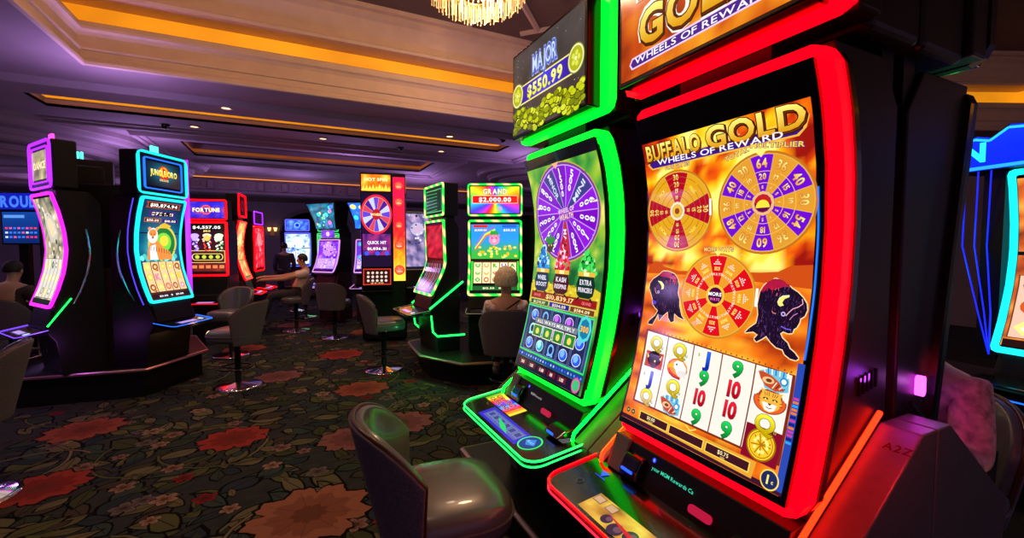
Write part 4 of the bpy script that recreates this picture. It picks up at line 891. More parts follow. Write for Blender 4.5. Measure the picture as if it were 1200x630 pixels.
# --- the three-sided bank at the left
def jungle(m, hw, zb, zt):
    m.grid(-hw, zb, hw, zt, 10, 24, lambda x, z: ramp([(0, (8, 30, 60)), (.5, (10, 90, 120)), (1, (90, 200, 190))], math.exp(-((x)**2+(z-1.6)**2)*14)*.9 + .2*nz(x, z, 8)) if z > 1.38 else (60, 30, 20), 0)
    for z, w_, h_, c, s in ((2.045, .24, .055, (150, 60, 40), '$10,874.94'), (1.955, .19, .05, (60, 30, 120), '$754.41')):
        m.poly([(-w_, z-h_*.6), (w_, z-h_*.6), (w_-.02, z), (w_, z+h_*.6), (-w_, z+h_*.6), (-w_+.02, z)], c, 2); m.rect(-w_+.035, z-h_*.42, w_-.035, z+h_*.42, (10, 8, 14), 3); m.text(s, 0, z, h_*.62, (255, 245, 235), 4, fit=w_*1.55, bold=.03)
    for x, s in ((-.12, '$50.00'), (.12, '$10.00')): m.rect(x-.11, 1.86, x+.11, 1.905, (180, 90, 50) if x < 0 else (60, 40, 150), 2); m.rect(x-.1, 1.866, x+.1, 1.899, (25, 15, 50), 3); m.text(s, x, 1.882, .022, (255, 230, 210), 4, fit=.16, bold=.03)
    m.disc(.04, 1.63, .2, (200, 190, 70), 2, 28, ry=.2); m.disc(.04, 1.63, .175, (20, 110, 50), 2.4, 28); m.disc(.05, 1.64, .11, (110, 200, 60), 2.7, 20); m.disc(.06, 1.66, .06, (230, 200, 60), 3, 14)
    m.poly([(-.02, 1.83), (.04, 1.86), (.14, 1.83), (.12, 1.80), (-.0, 1.80)], (220, 170, 50), 4)
    # white and orange tiger sitting in front of the ring
    m.poly([(-.19, 1.45), (-.15, 1.60), (-.11, 1.68), (-.03, 1.66), (.05, 1.58), (.14, 1.54), (.16, 1.45)], (220, 130, 60), 5)
    m.poly([(-.15, 1.45), (-.13, 1.60), (-.06, 1.62), (-.04, 1.45)], (225, 225, 225), 5.3)
    m.disc(-.10, 1.715, .07, (225, 215, 210), 5.6, 16, ry=.085); m.disc(-.10, 1.745, .05, (235, 130, 60), 5.9, 12, ry=.04)
    for q in (-1, 1): m.disc(-.10+q*.05, 1.79, .02, (230, 150, 90), 6.2, 8); m.disc(-.10+q*.022, 1.73, .008, (30, 40, 20), 6.5, 6)
    m.disc(-.10, 1.695, .014, (140, 60, 60), 6.5, 8)
    for k in range(8): m.line([(-.12+k*.035, 1.60-k*.006), (-.125+k*.035, 1.55-k*.006)], .007, (60, 30, 20), 6)
    for k in range(14): x = -hw+.03+k*.035; m.disc(x, 1.47+.02*math.sin(k*2), .03, random.choice([(60, 190, 180), (120, 230, 220), (30, 130, 110)]), 4.5, 8)
    symbols(m, -hw+.02, hw-.02, 1.10, 1.43, 5, 3, (235, 190, 140), [(210, 190, 30), (230, 90, 40), (225, 120, 160), (150, 80, 20), (235, 210, 60)], 6)
    m.rect(-hw+.02, 1.035, hw-.02, 1.08, (20, 16, 24), 5); m.text('$0.00   8   $0.88', 0, 1.057, .018, (240, 240, 240), 6, fit=.34)
def jungle_top(q, tw, z0, z1):
    q.grid(-tw, z0, tw, z1, 12, 8, lambda x, z: mix((6, 10, 24), (20, 110, 130), math.exp(-(x*x*28+(z-.25)**2*70))), 0)
    q.disc(0, .25, .075, (190, 40, 20), 2, 20); q.disc(0, .255, .058, (245, 170, 40), 2.4, 18); q.poly([(-.02, .31), (.04, .28), (.01, .24), (.05, .2), (0, .18), (-.01, .235)], (200, 40, 20), 2.8)
    q.text('JUNGLE ORO', 0, .245, .062, (220, 200, 60), 5, fit=tw*1.5, out=(90, 60, 10), bold=.04, top=(255, 250, 150)); q.text('DELUXE', 0, .17, .022, (240, 200, 120), 5, bold=.03)
def abstract(c0, c1, c2, s=9, rows=True):
    def f(m, hw, zb, zt):
        m.grid(-hw+.004, zb+.01, hw-.004, zt-.02, 8, 18, lambda x, z: ramp([(0, c0), (.55, c1), (1, c2)], nz(x, z, s, hw*77+s)*1.1), 0)
        zz = zb + (zt-zb)*.42
        m.disc(0, (zz+zt)/2, hw*.55, mix(c1, (255, 255, 255), .4), 2, 16); m.disc(0, (zz+zt)/2, hw*.35, c2, 2.4, 12)
        for k in range(26): x, z = random.uniform(-hw*.85, hw*.85), random.uniform(zz, zt-.04); r = random.uniform(.008, .03); m.disc(x, z, r, random.choice([c2, mix(c1, (255, 255, 255), .6), c0]), 3, 7)
        if rows: symbols(m, -hw+.02, hw-.02, zb+.06, zz, 5, 3, mix(c1, (255, 255, 255), .55), [c0, c2, c1, (240, 220, 120)], 5)
        m.rect(-hw+.01, zb+.01, hw-.01, zb+.05, mix(c0, (0, 0, 0), .5), 5)
    return f
def abs_top(c0, c1, c2, s=None):
    def f(q, tw, z0, z1):
        q.grid(-tw, z0, tw, z1, 10, 6, lambda x, z: ramp([(0, c0), (.5, c1), (1, c2)], nz(x, z, 9, tw*31)), 0)
        q.disc(0, (z0+z1)/2, (z1-z0)*.3, c2, 2, 16); q.disc(0, (z0+z1)/2, (z1-z0)*.2, c0, 2.4, 12)
        if s: q.text(s, 0, (z0+z1)/2, (z1-z0)*.24, (255, 235, 190), 4, fit=tw*1.5, out=(50, 10, 10), bold=.04)
    return f
plinth('machine_plinth', 'dark six sided base with thin metal edge under the cyan and purple lit machines', [(-2.60, 5.98), (-1.42, 5.84), (-1.0, 6.6), (-1.3, 7.7), (-2.5, 7.6), (-2.8, 6.8)], .315, mat('rose_edge', (190, 140, 150), .3, .8), inset=.05)
pc = (-1.78, 6.42); rr = .62
mk = dict(lw=.02, ld=.018)
def around(h, r=rr, c=pc): return (c[0] + r*math.sin(R(h)), c[1] + r*math.cos(R(h)), 0)
TJ = dict(h=.45, w=.34, art=jungle_top, led=CYA, inner=BLU, z=2.155, cut=.05)
t = machine('curved slot machine framed in cyan light with a tiger screen and Jungle Oro topper', around(117), 63, P_J, .28, 1.02, 2.10, CYA, jungle, lw=.03, topper=TJ, deckled=BLU, candle=led('candle_cyan', (60, 255, 225), 4), z0=.316, cab=BLM)
for s in (-1, 1):
    MB().tube([(s*.315, .10, z) if False else (s*.325, interp(P_J, z)+.075, z) for z in zsamp(.98, 2.1, 14)], .006, 6).build('housing_strip', VIO if s < 0 else PUR, t)
for s in (-1, 1):
    MB().tube([(s*(.31+.045*math.sin(PI*(z-1.02)/.75)), interp(P_J, z)+.17, z) for z in zsamp(1.02, 1.77, 12)], .009, 6).build('side_handle', CHR, t)
MB().box(.355, .362, .04, .10, 1.0, 2.62).build('rear_light_strip', PUR, t)
def purple_top(q, tw, z0, z1):
    q.grid(-tw, z0, tw, z1, 8, 5, lambda x, z: ramp([(0, (70, 60, 60)), (.5, (150, 140, 110)), (1, (225, 205, 140))], nz(x, z, 8, 4)), 0)
    q.text('DANCE', 0, (z0+z1)/2, .07, (240, 220, 170), 3, out=(90, 50, 40), bold=.04)
t = machine('curved slot machine framed in magenta light at the left side of its bank', around(237), -57, P_J, .28, 1.02, 2.10, MAG, abstract((50, 70, 60), (140, 130, 110), (215, 195, 160), 11), lw=.03, topper=dict(h=.47, w=.33, art=purple_top, led=PUR, inner=PUR, z=2.17, cut=.05), deckled=led('deck_violet', (120, 70, 255), 1.6), candle=led('candle_pink', (255, 50, 170), 4), z0=.316, cab=BLM)
for s in (-1, 1):
    MB().tube([(s*(.31+.045*math.sin(PI*(z-1.02)/.75)), interp(P_J, z)+.17, z) for z in zsamp(1.02, 1.77, 12)], .009, 6).build('side_handle', CHR, t)
MB().tube([(.32, -.03, .82), (.32, .15, 1.08)], .008, 6).build('wedge_light', GRN2, t)
t = machine('black rear of the third machine in the bank between cyan and magenta lit ones', (around(357)[0]-.42, around(357)[1]-.05, 0), 190, P_J, .28, 1.02, 2.10, BLM, abstract((20, 80, 60), (60, 160, 120), (200, 220, 140)), topper=dict(h=.42, w=.31, art=purple_top, led=BLM, z=2.17), candle=led('candle_teal', (60, 240, 200), 4), z0=.316, cab=BLM)
MB().box(-.25, .25, .14, .42, 1.98, 2.50).build('topper_rear_box', BLM, t, bevel=.02)
# shared core between the machines, with small stickers
cw = thing('machine_bank_core', 'dark wooden panelled core between the cyan and magenta lit machines', 'cabinet', (pc[0], pc[1], .315))
MB().prism([(-.40, -.26), (.26, -.28), (.20, -.1), (.08, .05), (-.12, .05), (-.3, -.1)], 0, 1.05, 'z').build('side_panels', mat('dark_maroon', (40, 18, 20), .35, var=.25, scale=25), cw, bevel=.01)
MB().prism([(-.34, -.16), (.22, -.18), (.2, .0), (.1, .1), (-.15, .1), (-.3, .0)], 1.05, 1.95, 'z').build('upper_column', BLM, cw, bevel=.02)
a = Art(plane_fn(-.1, -.274, 0, (1.04, -.03, 0), (0, 0, 1), (-.03, -1, 0)))
a.rect(-.42, .19, -.33, .28, (60, 50, 60), 1); a.rect(-.41, .2, -.34, .25, (110, 100, 110), 2); a.rect(-.30, .18, -.20, .25, (140, 30, 40), 1); a.rect(-.30, .25, -.20, .31, (30, 40, 110), 1)
a.build('stickers', cw, PRINT)
lamp('plinth_edge_fill', 'POINT', (-2.1, 5.72, .62), 2.2, (.6, .15, 1), .03); lamp('plinth_edge_fill', 'POINT', (-.93, 6.12, .62), 1.6, (1, .5, .2), .03)  # purple and warm lamps added to light the plinth's metal edge
# --- red framed machines behind
def chili(m, hw, zb, zt):
    m.rect(-hw, zb, hw, zt, (20, 6, 10), 0)
    m.grid(-hw+.005, zb+.05, hw-.005, zt-.12, 8, 12, lambda x, z: mix((30, 8, 30), (200, 60, 20), (zt-z)*.9*nz(x, z, 6)), 1)
    m.text('$4,557.05', 0, zt-.065, .045, (255, 255, 255), 4, fit=hw*1.5, bold=.03); m.text('$511.51', 0, zt-.125, .028, (255, 230, 120), 4, bold=.03)
    for i, (c, h) in enumerate((((110, 80, 220), (190, 160, 255)), ((230, 60, 50), (255, 220, 180)), ((60, 190, 90), (220, 255, 200)))):
        cx = (i-1)*hw*.66
        for k in range(34): z = zt-.2-k*.0125; m.disc(cx+random.uniform(-.05, .05)*(1.3-k/40), z, .016, random.choice([c, h, (250, 245, 240)]), 4+k*.02, 6)
        m.disc(cx, zt-.2, .065, h, 6, 12, ry=.035)
        m.disc(cx, zt-.24, .05, (250, 190, 90) if i == 1 else h, 6.5, 10)
    zc = zb+.28; m.rect(-hw*.95, zc-.09, hw*.95, zc+.11, (240, 200, 110), 4); m.rect(-hw*.92, zc-.082, hw*.92, zc+.10, (70, 20, 20), 5); m.poly(rounded(-hw*.85, hw*.85, zc-.05, zc+.06, .05), (230, 200, 110), 6); m.poly(rounded(-hw*.8, hw*.8, zc-.04, zc+.05, .04), (25, 20, 20), 6.5)
    for k in range(4): m.disc(-hw*.56+k*hw*.37, zc+.005, .032, (190, 200, 60), 7, 12)
    for k in range(5): m.rect(-hw*.85+k*.1, zb+.1, -hw*.85+k*.1+.07, zb+.15, (220, 120, 70), 5)
P_F = [(1.1, 0), (2.4, 0)]
machine('upright slot machine framed in red light with three coloured fountains on screen', (-1.25, 8.64, 0), -16, P_F, .27, 1.14, 1.97, RED, chili, lw=.03, topper=dict(h=.33, w=.3, art=abs_top((60, 20, 160), (40, 40, 220), (240, 80, 80), 'FORTUNE'), led=RED, z=2.02), deck=(-.22, .68, .72), cab=DRK)
machine('slot machine with red and orange screen seen from its side, man playing it', (-.74, 9.35, 0), 84, P_J, .27, 1.02, 2.02, RED, abstract((200, 10, 20), (250, 90, 30), (255, 220, 120), 9, False), topper=dict(h=.40, w=.29, art=abs_top((60, 10, 20), (30, 6, 10), (120, 20, 20)), led=RED, z=2.12), cab=mat('brown_side', (48, 24, 20), .45, var=.2, scale=18))
machine('red screened slot machine with violet top strip beyond the seated man', (-.62, 10.35, 0), 78, P_F, .27, 1.12, 1.98, RED, abstract((160, 0, 20), (250, 20, 50), (255, 120, 120), 9, False), topper=dict(h=.26, w=.28, art=abs_top((20, 8, 20), (40, 10, 40), (60, 10, 60)), led=PUR, z=2.03), cab=DRK)
# --- far machines in the archway
machine('far blue framed slot machine standing in the archway', (.1, 14.6, 0), -12, P_J, .33, 1.02, 1.98, led('far_blue', (90, 90, 255), 2), abstract((60, 90, 220), (170, 210, 250), (240, 240, 255)), topper=dict(h=.34, w=.33, art=abs_top((20, 40, 200), (60, 100, 250), (120, 180, 255)), led=led('far_blue', (0, 0, 0), 1), z=2.05))
machine('far green framed slot machine standing in the archway', (.98, 14.9, 0), -2, P_J, .3, 1.02, 1.98, led('far_green', (50, 230, 120), 1.6), abstract((10, 60, 40), (80, 190, 110), (230, 230, 120)), topper=dict(h=.34, w=.3, art=abs_top((10, 20, 30), (20, 70, 60), (120, 200, 240)), led=led('far_green', (0, 0, 0), 1), z=2.05))
# --- flared pair before the tower
P_C = [(1.0, -.16), (1.1, -.08), (1.25, 0), (1.45, .06), (1.7, .09), (1.9, .10)]
def flared(label, loc, rz, led_, a1, a2, c):
    t = machine(label, loc, rz, P_C, .27, 1.08, 1.72, led_, a1, deck=(-.36, .76, .82), cab=mat('brown_side'), z0=.05)
    g = MB(); g.loft([[(-.27, .02, 1.95), (.27, .02, 1.95), (.27, .3, 1.95), (-.27, .3, 1.95)], [(-.30, -.01, 2.1), (.30, -.01, 2.1), (.30, .3, 2.1), (-.30, .3, 2.1)], [(-.42, -.14, 2.5), (.42, -.14, 2.5), (.42, .25, 2.5), (-.42, .25, 2.5)]]).build('flared_topper', BLM, t)
    q = Art(lambda x, z, L: Vector((x*(1 + .40*max(0, z-.13)/.4), interp([(1.95, .02), (2.1, -.01), (2.5, -.14)], 1.96+z) - .006 - L*DZ, 1.96 + z)))
    q.grid(-.27, .0, .27, .50, 10, 10, c, 0)
    for k in range(20): x, z = random.uniform(-.22, .22), random.uniform(.05, .46); q.disc(x, z, random.uniform(.015, .05), random.choice([(60, 230, 220), (250, 120, 200), (120, 255, 160), (90, 120, 255), (250, 220, 120)]), 2+k*.05, 10)
    q.build('flared_display', t, SCREENB)
    q = Art(plane_fn(0, .065, 1.75)); q.grid(-.18, .02, .18, .18, 4, 4, lambda x, z: mix((60, 20, 160), (160, 90, 240), nz(x, z, 9)), 0); q.disc(0, .1, .05, (230, 190, 250), 2, 10); q.build('middle_display', t, SCREENB)
    return t
flared('slot machine with purple curved screen and flared teal topper', (.60, 9.95, 0), -50, led('lilac', (225, 150, 235), 1.2), abstract((60, 20, 170), (130, 50, 235), (190, 130, 255)), None, lambda x, z: mix((10, 40, 70), (40, 160, 190), nz(x, z, 8)))
flared('slot machine with flared blue topper screen between purple machine and tower', (1.38, 9.40, 0), -24, led('lilac', (0, 0, 0), 1), abstract((60, 20, 150), (120, 60, 220), (60, 200, 220)), None, lambda x, z: mix((20, 60, 200), (60, 160, 255), nz(x, z, 8)))
# --- wheel tower
tw = thing('slot_machine_tower', 'tall square tower with number wheel screen and burning red column screen', 'slot machine', (1.42, 7.9, 0), -12)
MB().box(-.36, .36, -.36, .36, .05, 2.80).build('tower_cabinet', BLM, tw, bevel=.02)
a = Art(plane_fn(-.0, -.362, 0))
a.grid(-.34, 2.50, .12, 2.77, 8, 5, lambda x, z: ramp([(0, (200, 20, 20)), (.5, (250, 130, 20)), (1, (255, 230, 90))], nz(x, z, 9)), 1); a.text('HOT SPIN', -.11, 2.69, .05, (255, 240, 170), 4, fit=.36, out=(140, 10, 10), bold=.04)
for k in range(9): x = -.31+k*.05; a.poly([(x-.03, 2.51), (x+.03, 2.51), (x+.008, 2.60+.03*math.sin(k*3))], (255, 225, 80), 3)
a.rect(-.34, 1.25, .12, 2.47, (24, 8, 40), 0)
a.ring(-.11, 2.12, .225, .25, (230, 30, 60), 2, 36, 1.3); a.wheel(-.11, 2.12, .215, 16, [(90, 60, 200), (180, 190, 235), (70, 20, 140), (200, 60, 90)], 2.5, (200, 20, 80), 1.3)
a.disc(-.11, 2.12, .07, (170, 20, 40), 4, 16, ry=.09); a.text('WHEEL', -.11, 2.12, .04, (250, 230, 150), 5, bold=.03)
a.grid(-.33, 1.45, .11, 1.80, 8, 5, lambda x, z: mix((30, 20, 110), (190, 50, 110), nz(x, z, 12)), 1); a.text('QUICK HIT', -.11, 1.66, .05, (240, 230, 250), 4, fit=.3, bold=.03); a.text('$1,036.21', -.11, 1.56, .04, (255, 255, 255), 4, fit=.3, bold=.03)
for x in (-.27, -.1, .05): a.disc(x, 1.48, .035, (60, 80, 230), 3, 10)
a.build('wheel_display', tw, SCREENB)
a = Art(plane_fn(.0, -.362, 0))
a.grid(.155, 1.02, .345, 2.74, 5, 30, lambda x, z: ramp([(0, (255, 235, 70)), (.3, (255, 150, 20)), (.55, (235, 30, 40)), (1, (225, 20, 70))], (z-1.0)/1.5 + .25*(nz(x, z, 14)-.5)), 0)
for z, r_ in ((2.6, .07), (2.33, .07), (1.95, .06), (1.62, .075), (1.2, .085)):
    a.disc(.25, z, r_, (230, 50, 40), 2, 14); a.disc(.25, z, r_*.75, (255, 120, 90), 2.4, 12)
    for k in range(5): a.disc(.25+r_*.6*math.cos(k*1.3), z+r_*.6*math.sin(k*1.3), r_*.3, (255, 80, 60), 2.8, 8)
    a.line([(.25-r_*.5, z-r_*.3), (.25+r_*.5, z-r_*.3)], .012, (255, 220, 150), 3)
a.build('column_display', tw, SCREENB)
a = Art(plane_fn(.362, 0, 0, (0, 1, 0), (0, 0, 1), (1, 0, 0)))
a.grid(-.33, 2.50, .33, 2.77, 6, 4, lambda x, z: ramp([(0, (200, 20, 20)), (.5, (250, 130, 20)), (1, (255, 230, 90))], nz(x, z, 9, 3)), 1)
a.grid(-.30, 1.3, .30, 2.4, 6, 10, lambda x, z: mix((50, 30, 60), (120, 100, 150), nz(x, z, 8, 5)), 1); a.build('side_display', tw)
MB().prism([(-.62, .88), (-.36, .90), (-.36, .84), (-.6, .82)], -.34, .14).build('button_deck', BLK, tw, bevel=.01)
MB().prism([(-.44, .95), (-.37, 1.26), (-.36, 1.26), (-.36, .95)], -.35, .13).build('lower_screen_housing', BLK, tw)
a = Art(plane_fn(-.11, -.437, .965, (1, 0, 0), (0, .07, .30), (0, -.30, .07))); a.rect(-.22, .0, .22, .27, (220, 60, 40), 1); a.rect(-.205, .015, .205, .255, (60, 12, 14), 2)
for i in range(5):
    for j in range(3): a.disc(-.14+i*.07, .07+j*.065, .022, (225, 215, 200), 3, 8)
a.text('$4.50', 0, .03, .02, (255, 200, 120), 3, fit=.2); a.build('lower_display', tw)
# --- green pig bank
GY = mat('led_green_yellow', (10, 10, 10), .3, emit=(70, 240, 70), es=1.4)
nt = GY.node_tree; wv = nt.nodes.new('ShaderNodeTexWave'); wv.inputs['Scale'].default_value = 3.2; wv.bands_direction = 'DIAGONAL'; tc = nt.nodes.new('ShaderNodeTexCoord'); rp = nt.nodes.new('ShaderNodeValToRGB')
rp.color_ramp.elements[0].color = (*L3((20, 235, 70)), 1); rp.color_ramp.elements[1].color = (*L3((255, 240, 150)), 1); rp.color_ramp.elements[0].position = .35
nt.links.new(tc.outputs['Object'], wv.inputs['Vector']); nt.links.new(wv.outputs['Fac'], rp.inputs['Fac']); nt.links.new(rp.outputs['Color'], nt.nodes['Principled BSDF'].inputs['Emission Color'])
P_G = [(.98, -.03), (1.03, 0), (1.3, .14), (1.40, .165), (1.5, .16), (2.2, .14)]
def rainbow(x, z, cx=0, cz=0):
    t = (math.atan2(z-cz, x-cx)/(2*PI)*3) % 1
    cs = [(255, 40, 40), (255, 150, 20), (250, 240, 40), (60, 220, 60), (40, 190, 250), (70, 60, 240), (200, 50, 230), (255, 40, 40)]
    return mix(cs[int(t*7)], cs[int(t*7)+1], t*7 % 1)
def pig(m, hw, zb, zt):
    m.rect(-hw, zb, hw, zt, (14, 14, 14), 0)
    m.grid(-hw+.01, 1.44, hw-.01, 1.87, 10, 8, lambda x, z: mix((60, 170, 60), (40, 140, 240), (z-1.5)*5), 1)
    for k in range(6): m.line([(-.25, 1.55+k*.012), (-.12, 1.72+k*.013), (0, 1.78+k*.013)], .013, [(230, 60, 60), (240, 160, 50), (240, 240, 80), (80, 210, 90), (70, 120, 240), (170, 70, 210)][k], 2)
    for k in range(50): m.disc(random.uniform(-.26, .26), random.uniform(1.45, 1.60), .02, random.choice([(250, 215, 60), (220, 170, 30), (255, 240, 120), (60, 170, 50)]), 3+k*.01, 8, ry=.014)
    m.disc(-.01, 1.68, .065, (245, 130, 170), 5, 16); m.disc(-.01, 1.665, .025, (250, 170, 195), 5.5, 10); m.poly([(-.07, 1.74), (.05, 1.74), (.03, 1.79), (-.05, 1.79)], (40, 150, 60), 5.5)
    for q in (-1, 1): m.disc(-.01+q*.028, 1.70, .009, (40, 20, 30), 6, 6); m.disc(-.01+q*.05, 1.735, .018, (235, 110, 150), 5.2, 8)
    for x, s in ((-.18, '$1,000.00'), (.18, '$50.00')): m.rect(x-.09, 1.83, x+.09, 1.865, (200, 40, 40) if x < 0 else (40, 90, 200), 5); m.text(s, x, 1.80, .024, (255, 240, 230), 6, fit=.15, out=(60, 30, 10), bold=.03)
    symbols(m, -hw+.04, hw-.04, 1.14, 1.41, 5, 3, (240, 225, 170), [(220, 70, 50), (80, 80, 210), (90, 160, 60), (200, 150, 60)], 5); m.rect(-hw+.01, 1.06, -hw+.035, 1.41, (60, 200, 60), 5); m.rect(hw-.035, 1.06, hw-.01, 1.41, (60, 200, 60), 5)
    m.rect(-hw+.03, 1.06, hw-.03, 1.11, (30, 90, 40), 5); m.text('$12.50   0.88', 0, 1.085, .02, (255, 250, 200), 6, fit=.3)
def grand_top(q, tw, z0, z1):
    q.grid(-tw, z0, tw, z1, 24, 14, lambda x, z: rainbow(x, z, 0, .19), 0)
    q.text('GRAND', 0, .305, .062, (240, 225, 180), 4, fit=.30, out=(120, 20, 40), ow=.1, bold=.05)
    q.rect(-tw*.93, .155, tw*.93, .255, (240, 190, 140), 3); q.rect(-tw*.91, .162, tw*.91, .248, (215, 15, 20), 3.6); q.text('$2,000.00', 0, .205, .055, (255, 250, 240), 6, fit=.40, bold=.03)
    q.disc(.06, .09, .03, (190, 150, 200), 3, 12)
TG = dict(h=.40, w=.34, art=grand_top, led=GY, z=1.975)
machine('slot machine with GRAND $2,000.00 topper and pig screen before the seated woman', (2.20, 4.95, 0), -26, P_G, .31, 1.02, 1.90, GY, pig, lw=.028, topper=TG, deckled=WHT if False else mat('pale_edge', (190, 200, 190), .3), deck=(-.22, .80, .84), z0=.301, depth=.36, cab=BLM)
def dark_lines(m, hw, zb, zt):
    m.rect(-hw, zb, hw, zt, (12, 12, 14), 0)
    m.grid(-hw+.02, 1.45, hw-.02, 1.86, 6, 8, lambda x, z: mix((60, 10, 20), (240, 40, 70), nz(x, z, 12)), 1)
    for k in range(10): x = -hw+.04+k*.05; m.line([(x, 1.07), (x+.08, 1.2), (x+.02, 1.38)], .012, random.choice([(230, 40, 60), (200, 60, 90), (220, 120, 120), (150, 160, 150)]), 2)
def green_dark_top(q, tw, z0, z1):
    q.rect(-tw, z0, tw, z1, (14, 40, 28), 0)
    for k in range(7): q.line([(-tw*.9, z0+.03+k*.045), (tw*.4, z0+.05+k*.04)], .008, (60, 160, 90), 1)
    q.frame(-tw*.9, z0+.02, tw*.9, z1-.03, .008, (90, 190, 120), 2)
t = machine('green lit slot machine facing left beside the seated woman', (1.47, 5.55, 0), -86, P_G, .31, 1.02, 1.90, GY, dark_lines, lw=.028, topper=dict(h=.40, w=.34, art=green_dark_top, led=GY, z=1.975), deckled=mat('pale_edge'), deck=(-.30, .78, .82), z0=.301, depth=.36, cab=BLM)
for s in (-1, 1):
    MB().tube([(s*.345, -.04, .84), (s*.345, .40, 1.16)], .012, 6).build('wedge_light', GRN2, t)
    MB().tube([(s*.345, -.02, .76), (s*.345, .0, .56), (s*.345, .06, .50), (s*.345, .42, .49)], .012, 6).build('lower_light', GRN2, t)
plinth('machine_plinth', 'green lit base with slim edge under the two green framed machines', [(1.38, 6.0), (1.34, 5.2), (1.66, 4.62), (2.7, 4.36), (3.3, 5.2), (3.0, 6.2), (1.9, 6.3)], .30, SIL)
lamp('plinth_green_fill', 'POINT', (1.36, 5.12, .46), 5, (.05, 1, .25), .03)  # green lamp added to strengthen the tubes' light on the base
lamp('wedge_red_fill', 'POINT', (1.24, .50, 1.28), 5.0, (1, .02, .02), .03)  # red lamp added to boost the frame's light on the end wedge
machine('slot machine with red reel column screen to the right of the GRAND topper', (3.12, 5.0, 0), 30, P_F, .29, 1.12, 1.95, ORG, abstract((120, 20, 20), (210, 90, 60), (240, 210, 180)), topper=dict(h=.36, w=.3, art=abs_top((130, 20, 20), (220, 110, 60), (250, 220, 150), 'SPIN'), led=RED, z=2.0), cab=BLM)
# --- beyond the tower
machine('far slot machine with two blue upright light bars behind the tower', (3.0, 11.6, 0), -20, P_F, .3, 1.12, 1.9, led('bar_blue', (60, 90, 255), 2.4), abstract((8, 10, 30), (16, 24, 60), (40, 60, 120), 9, False), topper=dict(h=.3, w=.36, art=abs_top((160, 40, 20), (230, 110, 50), (250, 180, 90)), led=mat('brown_side'), z=2.05))
machine('dim lilac screened slot machine just behind the tower', (2.35, 9.3, 0), -5, P_F, .25, 1.12, 2.3, mat('pale_edge'), abstract((50, 40, 80), (120, 110, 160), (190, 160, 190), 9, False), topper=None, cab=DRK)
machine('far slot machine with orange screen low behind the tower', (3.9, 12.8, 0), -20, P_F, .3, 1.12, 1.9, ORG, abstract((120, 30, 20), (220, 100, 50), (250, 190, 100)), topper=dict(h=.3, w=.32, art=abs_top((120, 30, 20), (220, 100, 50), (250, 190, 100)), led=ORG, z=2.0))
# --- big blue machine at the right edge
t = machine('tall machine glowing blue with arched crest and cyan side light at the right edge', (3.75, .72, 0), -98, P_J, .36, 1.0, 2.02, CYA, abstract((60, 20, 20), (190, 80, 30), (240, 180, 80)), lw=.035, deckled=BLU, cab=BLM, z0=.05)
pr = [(-.62, 2.06), (-.60, 2.23), (-.5, 2.27), (-.43, 2.25), (-.35, 2.31), (-.2, 2.29), (-.05, 2.35), (.1, 2.31), (.3, 2.38), (.5, 2.34), (.62, 2.26), (.62, 2.08)]
MB().prism(pr, -.05, .25, 'y').build('crest', BLM, t)
a = Art(plane_fn(0, -.052, 0)); a.poly([(x*.98, z*.998) for x, z in pr], lambda x, z: mix((6, 20, 190), (10, 60, 255), nz(x, z, 5)), 0)
a.line([(x, z-.02) for x, z in pr[1:-1]], .014, (40, 190, 255), 2); a.text('N', -.5, 2.17, .11, (40, 230, 245), 4, bold=.05); a.line([(-.62, 2.07), (.62, 2.09)], .02, (40, 160, 255), 2); a.build('crest_display', t, SCREENB)
for k in range(3): MB().tube([(-.44-.06*k, .0, 2.06), (-.47-.06*k, .06, 1.6), (-.40-.03*k, -.02, 1.2), (-.38, -.06, .95)], .004, 6).build('side_light_tube', DEEPB, t)
MB().box(-.50, -.40, .06, .16, .9, 2.06).build('side_pillar', BLM, t)
MB().tube([(-.62, -.02, 1.75), (-.64, -.03, 1.55), (-.60, -.02, 1.4)], .02, 6).build('green_side_light', GRN2, t)
MB().prism([(-.70, -.35), (.62, -.35), (.62, .1), (-.70, .1)], .78, .84, 'z').build('wide_deck', BLK, t, bevel=.02)
lamp('crest_glow', 'POINT', (3.3, 1.0, 2.55), 8, (.05, .2, 1), .05)

# ------------------------------------------------------------------ roulette sign and screen at the far left
t = thing('led_sign', 'blue LED sign reading ROULETTE hanging at the left edge', 'sign', (-3.28, 8.40, 2.09), -22)
MB().box(-.35, .60, 0, .07, 0, .24).build('sign_case', BLM, t, bevel=.005)
a = Art(plane_fn(.12, -.001, 0)); a.grid(-.45, .01, .46, .23, 6, 1, lambda x, z: (14, 24, 150), 0); a.text('ROULETTE', 0, .12, .15, (60, 110, 255), 3, fit=.84, bold=.04); a.build('sign_face', t, SCREENB)
MB().box(.35, .42, .0, .06, -2.09, 0).build('sign_post', BLM, t)
t = thing('display_screen', 'wall of small results on a dark blue screen below the roulette sign', 'screen', (-3.30, 8.34, 1.56), -22)
MB().box(-.25, .25, 0, .06, .06, .52).build('screen_case', BLK, t, bevel=.005)
a = Art(plane_fn(0, -.001, 0)); a.grid(-.23, .08, .23, .50, 4, 4, lambda x, z: mix((8, 30, 90), (20, 80, 180), z*1.4), 0)
for i in range(8):
    for j in range(3): a.rect(-.2+i*.052, .15+j*.06, -.165+i*.052, .175+j*.06, random.choice([(230, 60, 110), (200, 220, 250), (60, 120, 240), (230, 90, 160)]), 2)
a.rect(-.21, .42, .05, .46, (90, 150, 230), 2); a.build('screen_face', t)
MB().box(-.1, .02, .06, .12, -1.58, .3).build('stand', BLM, t)

